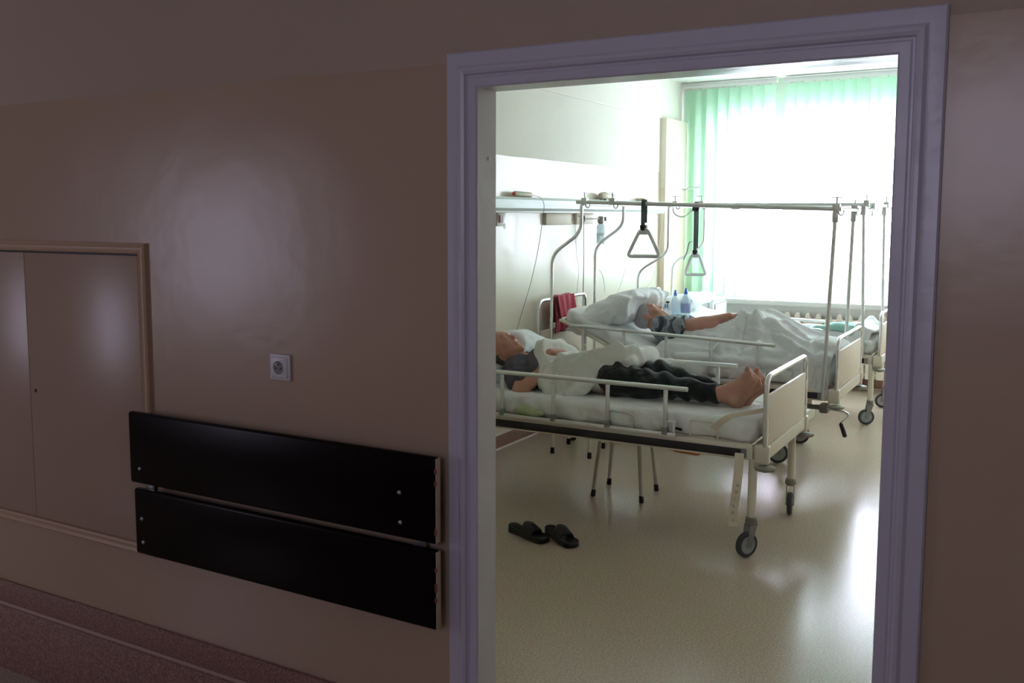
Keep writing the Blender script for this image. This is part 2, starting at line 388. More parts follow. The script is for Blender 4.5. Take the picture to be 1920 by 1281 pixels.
def sculpt(f, lo, hi, h):
    lo = np.array(lo, np.float32); hi = np.array(hi, np.float32)
    n = np.ceil((hi - lo) / h).astype(int) + 1
    g = np.stack(np.meshgrid(*[lo[i] + h * np.arange(n[i], dtype=np.float32) for i in range(3)], indexing='ij'), -1)
    V = f(g).astype(np.float32)
    V[0] = V[-1] = 1; V[:, 0] = V[:, -1] = 1; V[:, :, 0] = V[:, :, -1] = 1
    S = V < 0
    cs = np.zeros(tuple(n - 1), bool); full = np.ones(tuple(n - 1), bool)
    for dx in (0, 1):
        for dy in (0, 1):
            for dz in (0, 1):
                q = S[dx:n[0] - 1 + dx, dy:n[1] - 1 + dy, dz:n[2] - 1 + dz]; cs |= q; full &= q
    act = cs & ~full
    idx = -np.ones(act.shape, int); ii = np.argwhere(act); idx[act] = np.arange(len(ii))
    acc = np.zeros((len(ii), 3), np.float32); cnt = np.zeros(len(ii), np.float32)
    corners = [(a, b, c) for a in (0, 1) for b in (0, 1) for c in (0, 1)]
    for c0 in corners:
        for ax in range(3):
            if c0[ax]: continue
            c1 = list(c0); c1[ax] = 1
            v0 = V[tuple((ii + c0).T)]; v1 = V[tuple((ii + c1).T)]
            m = (v0 < 0) != (v1 < 0)
            t = np.where(m, v0 / np.where(m, v0 - v1, 1), 0)
            p = np.array(c0, np.float32)[None].repeat(len(ii), 0); p[:, ax] += t
            acc[m] += p[m]; cnt[m] += 1
    vs = lo + h * (ii + acc / np.maximum(cnt, 1)[:, None])
    faces = []
    for ax in range(3):
        b, c = (ax + 1) % 3, (ax + 2) % 3
        sl0 = [slice(None)] * 3; sl1 = [slice(None)] * 3; sl0[ax] = slice(0, -1); sl1[ax] = slice(1, None)
        s0 = S[tuple(sl0)]; s1 = S[tuple(sl1)]
        e = np.argwhere(s0 != s1); e = e[(e[:, b] > 0) & (e[:, c] > 0) & (e[:, b] < n[b] - 1) & (e[:, c] < n[c] - 1)]
        flip = S[tuple(e.T)]
        def at(db, dc):
            q = e.copy(); q[:, b] -= db; q[:, c] -= dc; return idx[tuple(q.T)]
        Q = np.stack([at(1, 1), at(0, 1), at(0, 0), at(1, 0)], 1)
        Q[~flip] = Q[~flip][:, ::-1]; faces.append(Q)
    Fc = np.concatenate(faces); Fc = Fc[(Fc >= 0).all(1)]
    return vs, Fc
def smesh(name, f, lo, hi, h, m, parent=None, smooth_iter=2):
    vs, fc = sculpt(f, lo, hi, h)
    if smooth_iter:
        E = np.concatenate([fc[:, [0, 1]], fc[:, [1, 2]], fc[:, [2, 3]], fc[:, [3, 0]]]); 
        for _ in range(smooth_iter):
            s = np.zeros_like(vs); c = np.zeros(len(vs), np.float32)
            for a, b in ((0, 1), (1, 0)):
                np.add.at(s, E[:, a], vs[E[:, b]]); np.add.at(c, E[:, a], 1)
            vs = vs * 0.4 + 0.6 * s / np.maximum(c, 1)[:, None]
    me = bpy.data.meshes.new(name)
    me.vertices.add(len(vs)); me.vertices.foreach_set('co', vs.astype(np.float32).ravel())
    me.loops.add(len(fc) * 4); me.loops.foreach_set('vertex_index', fc.astype(np.int32).ravel())
    me.polygons.add(len(fc)); me.polygons.foreach_set('loop_start', np.arange(0, len(fc) * 4, 4, dtype=np.int32))
    me.polygons.foreach_set('use_smooth', np.ones(len(fc), bool)); me.update(calc_edges=True); me.validate()
    return link(name, me, m, parent)
def grid_mesh(name, fn, nu, nv, m, parent=None, thick=0.0):
    """fn(u,v arrays)->(...,3); thick = real thickness of the cloth"""
    u, v = np.meshgrid(np.linspace(0, 1, nu), np.linspace(0, 1, nv), indexing='ij')
    P = fn(u, v).reshape(-1, 3); I = np.arange(nu * nv).reshape(nu, nv)
    fc = np.stack([I[:-1, :-1], I[1:, :-1], I[1:, 1:], I[:-1, 1:]], -1).reshape(-1, 4)
    me = bpy.data.meshes.new(name); me.from_pydata([tuple(map(float, p)) for p in P], [], [tuple(map(int, f)) for f in fc])
    bm = bmesh.new(); bm.from_mesh(me); bmesh.ops.recalc_face_normals(bm, faces=bm.faces)
    if thick:
        bmesh.ops.solidify(bm, geom=list(bm.faces), thickness=thick)
        bmesh.ops.recalc_face_normals(bm, faces=bm.faces)
    for f in bm.faces: f.smooth = True
    bm.to_mesh(me); bm.free()
    return link(name, me, m, parent)

# ================================================================== THE SETTING
XL, XR, YB, ZC = -3.446, 1.6, 9.95, 3.07          # room
YF0, YF1 = 2.09, 2.17                             # wall between corridor and room
DX0, DX1, DZ = -1.262, -0.288, 2.018              # door opening
CX0, CX1, CY0, CZ = -9.0, 4.0, -1.0, 3.0          # corridor

b = MB(); b.box((CX0, CY0, -0.1), (CX1, YF1, 0)); b.box((XL - .2, YF1, -0.1), (XR, YB + .3, 0)); struct(b.build('floor', M_floor), 'speckled beige vinyl floor running from the corridor into the ward')
b = MB(); b.box((XL - .2, YF1, ZC), (XR + .1, YB + .3, ZC + .1)); struct(b.build('ceiling', M_ceil))
b = MB(); b.box((CX0, CY0, CZ), (CX1, YF0, CZ + .1)); struct(b.build('ceiling_corridor', M_ceil))
b = MB()
for lo, hi in (((CX0, YF0, 0), (DX0, YF0 + .04, CZ)), ((DX1, YF0, 0), (CX1, YF0 + .04, CZ)), ((DX0, YF0, DZ), (DX1, YF0 + .04, CZ))): b.box(lo, hi)
struct(b.build('wall_front', M_wallc), 'corridor wall painted glossy beige below and matt above')
b = MB()
for lo, hi in (((XL - .2, YF0 + .04, 0), (DX0, YF1, ZC)), ((DX1, YF0 + .04, 0), (XR, YF1, ZC)), ((DX0, YF0 + .04, DZ), (DX1, YF1, ZC))): b.box(lo, hi)
struct(b.build('wall_near', M_wallr))
b = MB(); b.box((XL - .2, YF1, 0), (XL, YB, ZC)); struct(b.build('wall_left', M_wallr), 'ward wall behind the bed heads, pale gloss paint below a cream upper part')
b = MB(); b.box((XR, YF1, 0), (XR + .1, YB + .25, ZC)); struct(b.build('wall_right', M_wallr))
b = MB()
for lo, hi in (((XL - .2, YB, 0), (XR, YB + .25, WZ0)), ((XL - .2, YB, WZ1), (XR, YB + .25, ZC)), ((XL - .2, YB, WZ0), (WX0, YB + .25, WZ1)), ((WX1, YB, WZ0), (XR, YB + .25, WZ1))): b.box(lo, hi)
struct(b.build('wall_back', M_wallb), 'window wall of the ward')
# corridor: end walls and the wall behind the camera with its two windows
b = MB(); b.box((CX0 - .1, CY0, 0), (CX0, YF0, CZ)); struct(b.build('wall_corridor_left', M_wallc))
b = MB(); b.box((CX1, CY0, 0), (CX1 + .1, YF0, CZ)); struct(b.build('wall_corridor_right', M_wallc))
b = MB(); xs = [CX0] + [v for w in sorted(RW) for v in w[:2]] + [CX1]
for i in range(0, len(xs), 2): b.box((xs[i], CY0 - .2, 0), (xs[i + 1], CY0, CZ))
for a, c, z0, z1 in RW: b.box((a, CY0 - .2, 0), (c, CY0, z0)); b.box((a, CY0 - .2, z1), (c, CY0, CZ))
struct(b.build('wall_corridor_rear', M_wallc))
for k, (a, c, z0, z1) in enumerate(RW):
    r = sroot('window_%d' % (k + 2), ((a + c) / 2, CY0 - .1, z0))
    b = MB()
    for lo, hi in (((a, 0, z0), (a + .05, 0, z1)), ((c - .05, 0, z0), (c, 0, z1)), ((a, 0, z0), (c, 0, z0 + .05)), ((a, 0, z1 - .05), (c, 0, z1)), (((a + c) / 2 - .03, 0, z0), ((a + c) / 2 + .03, 0, z1))):
        b.box((lo[0], CY0 - .14, lo[2]), (hi[0], CY0 - .09, hi[2]))
    b.build('window_frame', M_winframe, r)
    b = MB(); b.box((a + .01, CY0 - .12, z0 + .01), (c - .01, CY0 - .114, z1 - .01)); b.build('window_pane', M_tint, r)

# --- door frame: moulded casing mitred round the opening, jambs and head
def casing():
    r = sroot('door_1', ((DX0 + DX1) / 2, YF0, 0), 'open doorway with a thickly painted lavender moulded frame')
    prof = [(0.088, YF0), (0.088, YF0 - .010), (0.084, YF0 - .0145), (0.062, YF0 - .017), (0.054, YF0 - .015), (0.047, YF0 - .0205), (0.040, YF0 - .0215), (0.033, YF0 - .018),
            (0.030, YF0 - .009), (0.026, YF0 - .009), (0.022, YF0 - .012), (0.003, YF0 - .012), (0.0, YF0 - .009), (0.0, YF0)]
    b = MB(); rings = []
    for (x, z, sx, sz) in ((DX0, 0, -1, 0), (DX0, DZ, -1, 1), (DX1, DZ, 1, 1), (DX1, 0, 1, 0)):
        rings.append([b.bm.verts.new((x + sx * d, y, z + sz * d)) for d, y in prof])
    n = len(prof)
    for A, B in zip(rings, rings[1:]):
        for k in range(n): b.bm.faces.new((A[k], A[(k + 1) % n], B[(k + 1) % n], B[k]))
    b.build('casing', M_frame, r, ang=25)
    b = MB(); b.box((DX0 - .012, YF0 - .008, 0), (DX0 + .001, YF1 + .004, DZ - .001)); b.box((DX1 - .001, YF0 - .008, 0), (DX1 + .012, YF1 + .004, DZ - .001)); b.box((DX0 - .012, YF0 - .008, DZ - .001), (DX1 + .012, YF1 + .004, DZ + .012))
    b.build('jamb', mat('jamb_paint', (0.62, 0.60, 0.62), 0.25, noise=0.04, bump=0.2, bscale=10), r)
    b = MB(); b.lathe([(.006, 0), (.005, .003), (.001, .004)], (DX0 + .001, 2.135, 1.845), (1, 0, 0), 12); b.build('screw_head', M_white, r)
casing()

# --- skirtings
def skirt(name, lo, hi, axis, sgn, h, capm, m, groove=None):
    r = sroot(name, (lo[0], lo[1], 0))
    t = .014
    def bx(z0, z1, d, mm, nm):
        b = MB()
        if axis == 'x': b.box((lo[0], lo[1] - (d if sgn < 0 else 0), z0), (hi[0], lo[1] + (d if sgn > 0 else 0), z1), .002)
        else: b.box((lo[0] - (d if sgn < 0 else 0), lo[1], z0), (lo[0] + (d if sgn > 0 else 0), hi[1], z1), .002)
        b.build(nm, mm, r)
    if groove:
        bx(0, groove - .006, t + .010, m, 'lower_board'); bx(groove - .006, groove + .006, t + .004, capm, 'cap_strip'); bx(groove + .006, h, t, m, 'upper_board')
    else:
        bx(0, .012, t + .006, capm, 'foot_strip'); bx(.012, h - .012, t, m, 'board'); bx(h - .012, h, t + .004, capm, 'cap_strip')
skirt('baseboard_corridor_left', (CX0, YF0), (DX0 - .09, YF0), 'x', -1, .340, M_skirtcap, M_skirt, .252)
skirt('baseboard_corridor_right', (DX1 + .09, YF0), (CX1, YF0), 'x', -1, .340, M_skirtcap, M_skirt, .252)
skirt('baseboard_left', (XL, YF1), (XL, YB), 'y', 1, .118, M_skirtw, M_skirt)
skirt('baseboard_back', (XL, YB), (XR, YB), 'x', -1, .118, M_skirtw, M_skirt)

# --- wall pilaster in the far left corner, conduit, ceiling line
b = MB(); b.box((XL - .01, 9.20, 0), (XL + .062, YB, 2.665), .004)
m_pil = paint_wall('pilaster_paint', (0.72, 0.62, 0.48), (0.78, 0.72, 0.60), 1.98, 0.45, 0.8)
struct(b.build('trim_1', m_pil), 'shallow boxed-in column beside the window')
b = MB(); b.box((XL, YF1, 2.655), (XL + .008, 9.6, 2.675), .002); struct(b.build('trim_2', M_wallr))

# --- window
r = sroot('window_1', ((WX0 + WX1) / 2, YB + .1, WZ0), 'wide overexposed ward window behind the blinds')
b = MB(); y0, y1 = YB + .10, YB + .16
b.box((WX0, y0, WZ0), (WX0 + .06, y1, WZ1), .006); b.box((WX1 - .06, y0, WZ0), (WX1, y1, WZ1), .006)
b.box((WX0, y0, WZ0), (WX1, y1, WZ0 + .06), .006); b.box((WX0, y0, WZ1 - .06), (WX1, y1, WZ1), .006)
for x in (-1.9, -0.65): b.box((x - .04, y0, WZ0), (x + .04, y1, WZ1), .006)
b.build('window_frame', M_winframe, r)
for a, c in ((WX0 + .06, -1.94), (-1.86, -.69), (-.61, WX1 - .06)):
    b = MB(); b.box((a, YB + .125, WZ0 + .06), (c, YB + .131, WZ1 - .06)); b.build('window_pane', M_glass, r)
b = MB(); b.box((XL + .07, 9.75, .800), (1.2, YB + .1, .850), .006); b.box((XL + .07, 9.83, .690), (1.2, YB, .801), .003); b.build('window_sill', M_winframe, r)

# --- vertical blinds: headrail, slats
def blind(x0, x1, label, rightmost=False, seed=1):
    rnd = random.Random(seed)
    r = thing('vertical_blind', label, 'blind', ((x0 + x1) / 2, 9.81, 3.01), 'vertical blinds in front of the ward window')
    b = MB(); b.box((x0 - .01, 9.775, 3.018), (x1 + .01, 9.845, 3.055), .004); b.build('headrail', M_white, r)
    b = MB(); b.box((x0 - .01, 9.772, 3.008), (x1 + .01, 9.777, 3.03), .001); b.build('headrail_lip', M_whitel, r)
    n = int((x1 - x0) / .1075); p = (x1 - x0) / n
    for k in range(n):
        cx = x0 + p * (k + .5); a = math.radians(13 + rnd.uniform(-4, 4))
        if seed == 2 and k == 7: a = math.radians(42)
        w = .0635; zb = .875 + rnd.uniform(-.012, .012); dx, dy = math.cos(a) * w, -math.sin(a) * w
        b = MB(); cols = []
        for i in range(7):
            t = -1 + i / 3; bow = .006 * (1 - t * t)
            cols.append([b.bm.verts.new((cx + dx * t + bow * math.sin(a), 9.81 + dy * t - bow * math.cos(a), z)) for z in (zb, 1.2, 1.8, 2.4, 2.995)])
        for A, B in zip(cols, cols[1:]):
            for q in range(4): b.bm.faces.new((A[q], B[q], B[q + 1], A[q + 1]))
        bmesh.ops.solidify(b.bm, geom=list(b.bm.faces), thickness=.0012)
        s = b.build('slat', M_slat, r)
        b = MB(); b.box((cx - .008, 9.805, 2.99), (cx + .008, 9.815, 3.02), .002); b.build('slat_hook', M_white, s)
        b = MB(); b.box((cx + -.045, 9.806, zb - .004), (cx + .045, 9.814, zb + .001), .001, rot=Matrix.Rotation(-a, 3, 'Z')); b.build('slat_weight', M_white, s)
blind(-3.42, -2.475, 'short left-hand set of pale green vertical blind slats beside the boxed column', seed=1)
blind(-2.385, 0.62, 'long right-hand set of pale green vertical blind slats across the bright window', seed=2)

# --- radiator
r = thing('radiator', 'cream ribbed radiator under the window sill behind the far bed', 'radiator', (-1.85, 9.83, .12), None)
for k in range(13):
    x = -2.585 + k * .1
    b = MB(); b.prism([(x - .042, .13), (x + .042, .13), (x + .042, .655), (x + .022, .700), (x + .010, .742), (x - .010, .742), (x - .022, .700), (x - .042, .655)], 'xz', 9.72, 9.80)
    bmesh.ops.bevel(b.bm, geom=list(b.bm.edges), offset=.004, segments=1, affect='EDGES')
    b.build('radiator_section', M_rad, r, ang=25)
b = MB()
for z in (.17, .665): b.cyl((-2.63, 9.76, z), (-1.33, 9.76, z), .026)
b.build('header_pipe', M_rad, r)
b = MB()
for x in (-2.4, -1.5): b.box((x - .01, 9.79, .55), (x + .01, YB, .58))
b.tube(fillet([(-2.63, 9.76, .17), (-2.72, 9.76, .17), (-2.72, 9.80, 0.0)], .03), .012)
b.build('supply_pipe', M_rad, r)

# ================================================================== CORRIDOR WALL THINGS
r = thing('wall_guard', 'two dark brown laminate bumper boards bolted to the corridor wall left of the doorway', 'wall guard', (-1.94, 2.05, .61))
for z0, z1 in ((.846, 1.078), (.613, .829)):
    b = MB(); xa, xb = (-2.535, -1.352) if z0 > .8 else (-2.520, -1.352)
    b.box((xa, 2.021, z0), (xb, 2.044, z1), .009, 3); p = b.build('board', M_board, r)
    b = MB(); b.box((xb - .002, 2.0225, z0 + .004), (xb + .0012, 2.0425, z1 - .003), .006, 3); b.build('raw_edge', M_chip, p)['label'] = 'cream chipboard end with the brown laminate missing'
    b = MB(); rnd = random.Random(int(z0 * 100))
    for k in range(4):
        zz = z0 + .03 + (z1 - z0 - .05) * rnd.random(); b.sphere((xb - .001, 2.0215, zz), .006, 1, (.8, .3, 1.6))
    b.build('chipped_patch', M_rust, p)
    for x, dz in ((-2.49, .050), (-1.466, .124), (-1.463, .043)) if z0 > .8 else ((-2.483, .119), (-2.483, .042)):
        b = MB(); b.lathe([(.0068, 0), (.0064, .002), (.004, .0042), (.001, .005)], (x + rnd.uniform(-.004, .004), 2.0215, z0 + dz), (0, -1, 0), 16)
        b.build('screw', M_steel, p)
for x in (-2.47, -1.42):
    b = MB(); b.box((x - .018, 2.045, .64), (x + .018, 2.05, 1.06), .001); b.box((x - .018, 2.05, .68), (x + .018, YF0, .74), .001); b.box((x - .018, 2.05, .96), (x + .018, YF0, 1.02), .001)
    b.build('bracket', M_steel, r)

r = thing('power_socket', 'white square earthed wall socket above the dark boards', 'socket', (-1.93, YF0, 1.26))
cx, cz = -1.937, 1.259
b = MB(); b.box((cx - .039, YF0 - .009, cz - .039), (cx + .039, YF0, cz + .039), .004, 3); b.box((cx - .031, YF0 - .013, cz - .031), (cx + .031, YF0 - .005, cz + .031), .003, 3); p = b.build('cover_plate', M_white, r)
b = MB(); b.lathe([(.0235, 0), (.0235, .002), (.0205, .0022), (.0195, -.001), (.018, -.001)], (cx, YF0 - .013, cz), (0, -1, 0), 32); b.build('socket_ring', M_whitel, r)
b = MB(); b.lathe([(.0195, 0), (.0195, .0006)], (cx, YF0 - .0132, cz), (0, -1, 0), 32); b.build('socket_well', M_grey, r)
b = MB()
for dx in (-.0095, .0095): b.lathe([(.0026, 0), (.0026, .0006)], (cx + dx, YF0 - .0142, cz - .002), (0, -1, 0), 12)
b.build('pin_hole', M_black, r)
b = MB(); b.cyl((cx, YF0 - .013, cz + .011), (cx, YF0 - .024, cz + .011), .0024, seg=10); b.build('earth_pin', M_steel, r)

r = thing('access_hatch', 'beige painted service hatch with a moulded frame let into the corridor wall', 'hatch', (-3.1, YF0, .58))
hx0, hx1, hz0, hz1 = -3.75, -2.497, .583, 1.612
prof = [(0, YF0), (0, YF0 - .012), (.006, YF0 - .016), (.014, YF0 - .012), (.020, YF0 - .012), (.026, YF0 - .015), (.033, YF0 - .011), (.035, YF0 - .004), (.035, YF0)]
b = MB(); rings = []
for x, z, sx, sz in ((hx0, hz0, 1, 1), (hx0, hz1, 1, -1), (hx1, hz1, -1, -1), (hx1, hz0, -1, 1)):
    rings.append([b.bm.verts.new((x + sx * d, y, z + sz * d)) for d, y in prof])
for i in range(4):
    A, B = rings[i], rings[(i + 1) % 4]
    for k in range(len(prof) - 1): b.bm.faces.new((A[k], A[k + 1], B[k + 1], B[k]))
b.build('hatch_frame', M_hatchf, r, ang=20)
for a, c in ((hx0 + .038, -3.1262), (-3.1246, hx1 - .040)):
    b = MB(); b.box((a, YF0 - .007, hz0 + .037), (c, YF0 + .001, hz1 - .040), .002); p = b.build('hatch_door', M_hatch, r)
    if a > -3.2:
        b = MB(); b.lathe([(.007, 0), (.007, .0004)], (-3.094, YF0 - .0072, 1.083), (0, -1, 0), 16); b.build('key_hole', M_black, p)
        b = MB()
        for z in (1.40, .75): b.cyl((c + .001, YF0 - .008, z - .03), (c + .001, YF0 - .008, z + .03), .0032, seg=10)
        b.build('hinge', M_hatchf, p)
b = MB(); b.box((hx1 - .0405, YF0 - .003, hz0 + .034), (hx1 - .0345, YF0 + .001, hz1 - .034)); b.box((hx0 + .03, YF0 - .003, hz1 - .0405), (hx1 - .034, YF0 + .001, hz1 - .0345)); b.build('door_gap', M_black, r)

# ================================================================== LEFT WALL SERVICES
r = thing('service_trunking', 'long pale bed-head trunking running along the left wall above the beds', 'trunking', (XL, 7.2, 1.73))
b = MB(); b.prism([(XL, 1.735), (XL + .075, 1.735), (XL + .095, 1.755), (XL + .095, 1.815), (XL + .075, 1.835), (XL, 1.835)], 'xz', 4.6, 9.15); b.build('channel', M_trunk, r)
b = MB(); b.box((XL, 4.6, 1.722), (XL + .07, 9.15, 1.736), .003); b.box((XL + .094, 4.6, 1.782), (XL + .098, 9.15, 1.788)); b.build('cover_strip', M_whitel, r)
for y0, y1 in ((4.75, 5.3), (6.67, 7.12), (7.22, 7.55)):
    b = MB(); b.box((XL, y0, 1.628), (XL + .03, y1, 1.722), .004); b.build('service_panel', M_tan, r)
r = thing('wall_outlet', 'small white outlet with a hanging loop below the trunking beside the doorway', 'socket', (XL, 6.0, 1.63))
b = MB(); b.box((XL, 5.945, 1.625), (XL + .012, 6.06, 1.722), .004); b.build('cover_plate', M_white, r)
b = MB(); b.lathe([(.026, 0), (.024, .012), (.012, .014)], (XL + .012, 6.005, 1.675), (1, 0, 0)); b.build('outlet_ring', M_petc, r)
b = MB(); b.box((XL + .012, 5.955, 1.65), (XL + .03, 5.98, 1.705), .003); b.build('latch', mat('dusty_pink_plastic', (.45, .25, .24), .5), r)
b = MB(); b.tube([(XL + .02, 6.03 + .014 * math.cos(t * PI / 6), 1.625 + .02 * math.sin(t * PI / 6)) for t in range(12)], .002, 6, closed=True); b.build('wire_loop', M_steel, r)

r = thing('call_handset', 'beige cylindrical call handset lying on the trunking near the doorway', 'handset', (XL + .05, 6.24, 1.835))
b = MB(); b.tube([(XL + .05, 6.115, 1.858), (XL + .05, 6.13, 1.858), (XL + .05, 6.36, 1.854), (XL + .05, 6.375, 1.854)], [.016, .021, .020, .016], 16); b.build('handset_body', M_beige, r)
b = MB(); b.sphere((XL + .05, 6.112, 1.858), .012, 2); b.build('call_button', mat('red_button', (.45, .05, .04), .4), r)
b = MB(); b.tube(spline([(XL + .05, 6.372, 1.854), (XL + .09, 6.44, 1.838), (XL + .11, 6.47, 1.79), (XL + .11, 6.46, 1.70), (XL + .10, 6.40, 1.45), (XL + .08, 6.32, 1.2), (XL + .06, 6.20, .95), (XL + .05, 6.12, .78)]), .0022, 6); b.build('cable', M_cord, r)
r = thing('suction_unit', 'grey-beige lumpy device with black feet on the trunking between two bed poles', 'device', (XL + .05, 7.76, 1.835))
b = MB(); b.tube([(XL + .06, 7.62, 1.868), (XL + .06, 7.64, 1.868), (XL + .06, 7.72, 1.872), (XL + .06, 7.80, 1.864), (XL + .06, 7.90, 1.862), (XL + .06, 7.93, 1.862)], [.018, .032, .034, .026, .028, .016], 16); b.build('device_body', M_beige, r)
b = MB(); b.box((XL + .03, 7.67, 1.832), (XL + .09, 7.70, 1.842)); b.box((XL + .03, 7.86, 1.832), (XL + .09, 7.92, 1.842)); b.build('foot', M_black, r)
b = MB(); b.box((XL + .01, 8.58, 1.835), (XL + .085, 8.84, 1.866), .004); tag(b.build('junction_box', M_beige), 'flat pale box on top of the trunking behind the near grab handle', 'box')

r = thing('oxygen_humidifier', 'clear humidifier bottle on a wall flowmeter behind the middle bed', 'humidifier', (XL + .12, 7.50, 1.46))
b = MB(); b.cyl((XL, 7.30, 1.672), (XL, 7.30, 1.672 + .001), .002); b.tube([(XL + .03, 7.34, 1.675), (XL + .10, 7.42, 1.675), (XL + .12, 7.50, 1.675)], .006); b.lathe([(.03, 0), (.03, .006), (.02, .01)], (XL + .03, 7.345, 1.675), (.6, .7, 0)); b.build('flow_arm', M_steel, r)
b = MB(); b.lathe([(.018, 0), (.028, .012), (.028, .05), (.02, .062), (.008, .066)], (XL + .12, 7.50, 1.632)); b.box((XL + .13, 7.535, 1.655), (XL + .155, 7.58, 1.69), .004); b.build('valve_cap', mat('brass_grey', (.32, .31, .26), .4, metal=.5), r)
b = MB(); b.lathe([(.03, 0), (.036, .006), (.036, .13), (.034, .15), (.024, .168), (.018, .172)], (XL + .12, 7.50, 1.462)); p = b.build('water_jar', M_petc, r)
b = MB(); b.lathe([(.0368, 0), (.0368, .007)], (XL + .12, 7.50, 1.54)); b.lathe([(.0368, 0), (.0368, .005)], (XL + .12, 7.50, 1.50)); b.build('level_band', M_grey, p)
b = MB(); b.tube(spline([(XL + .09, 7.46, 1.50), (XL + .10, 7.40, 1.42), (XL + .10, 7.42, 1.30), (XL + .14, 7.50, 1.20), (XL + .15, 7.54, 1.05)]), .0022, 6); b.build('tubing', M_cordw, r)

def cable(name, pts, m, label, rad=.002):
    b = MB(); b.tube(spline(pts), rad, 6); return tag(b.build(name, m), label, 'cable', 'cables hanging from the trunking')
cable('hanging_cable', [(XL + .06, 7.18, 1.70), (XL + .10, 7.19, 1.66), (XL + .10, 7.21, 1.45), (XL + .08, 7.25, 1.15), (XL + .06, 7.28, .85), (XL + .03, 7.28, .45)], M_strap, 'dark cable dropping behind the red towel to the middle bed', .0032)
cable('hanging_cable', [(XL + .05, 7.06, 1.72), (XL + .09, 7.06, 1.64), (XL + .09, 7.09, 1.40), (XL + .08, 7.16, 1.25), (XL + .08, 7.13, 1.10), (XL + .05, 7.20, .95)], M_cordw, 'thin pale wavy cable hanging just left of the dark cable')
cable('hanging_cable', [(XL + .06, 8.30, 1.73), (XL + .09, 8.29, 1.66), (XL + .08, 8.15, 1.35), (XL + .06, 8.18, 1.2), (XL + .05, 8.05, 1.0)], M_cordw, 'thin pale cable hanging right of the humidifier bottle')
cable('hanging_cable', [(XL + .06, 9.05, 1.73), (XL + .10, 9.04, 1.68), (XL + .09, 8.95, 1.35), (XL + .08, 8.85, 1.1), (XL + .05, 8.65, .95)], M_cordw, 'thin pale cable hanging behind the near grab handle')

# ================================================================== BEDS
XH, XF, BW = -3.37, -1.185, 0.86
def caster(root, x, y, ang, rw=.063, ztop=.20, m_cuff=M_bumper):
    """swivel castor: cuff, fork, wheel (with hub) under a leg at x,y"""
    d = Vector((math.cos(ang), math.sin(ang), 0)); ax = Vector((-d.y, d.x, 0)); c = Vector((x, y, rw)) - d * .028
    b = MB(); b.lathe([(.022, 0), (.030, .006), (.031, .02), (.027, .024), (.029, .03), (.024, .038)], (x, y, ztop - .036)); p = b.build('castor', m_cuff, root)
    b = MB(); up = Vector((x, y, ztop - .034))
    for s in (-1, 1):
        o = ax * (s * .020); t = ax * (s * .0022)
        q = [up + o + d * .022, up + o - d * .026, c + o - d * .012 + Vector((0, 0, -.012)), c + o + d * .012 + Vector((0, 0, -.012))]
        A = [b.bm.verts.new(v - t) for v in q]; B = [b.bm.verts.new(v + t) for v in q]
        b.bm.faces.new(A); b.bm.faces.new(B[::-1])
        for k in range(4): b.bm.faces.new((A[k], B[k], B[(k + 1) % 4], A[(k + 1) % 4]))
    b.add(MB().box((-.025, -.022, 0), (.025, .022, .006), rot=Matrix.Rotation(ang, 3, 'Z'), cen=up + Vector((0, 0, -.002))).bm)
    b.build('fork', M_grey, p)
    b = MB(); b.lathe([(rw - .018, -.0145), (rw - .006, -.0145), (rw, -.009), (rw, .009), (rw - .006, .0145), (rw - .018, .0145)], c, ax, 32, ring=True); b.build('tyre', M_tyre, p)
    b = MB(); b.lathe([(.012, -.020), (.013, -.0125), (rw - .02, -.0125), (rw - .015, -.0135), (rw - .015, .0135), (rw - .02, .0125), (.013, .0125), (.012, .020)], c, ax, 28); b.build('hub', M_wheel, p)

def hoop(root, x, y0, y1, ztop, nm, rad=.0135, zb=.56, panel=True, lean=0.0):
    b = MB(); pts = fillet([(x, y0, zb), (x + lean, y0, ztop), (x + lean, y1, ztop), (x, y1, zb)], .075, 10); b.tube(pts, rad, 14); p = b.build(nm, M_chrome, root)
    if panel:
        b = MB(); b.box((x - .008, y0 + .030, .57), (x + .008, y1 - .030, .822), .004); b.build('end_panel', M_panel, root)
        b = MB()
        for y in (y0, y1):
            s = 1 if y == y0 else -1
            for z in (.62, .77): b.box((x - .007, min(y, y + s * .032), z - .012), (x + .010, max(y, y + s * .032), z + .012), .003)
        b.build('panel_clip', M_cream, root)
    return p

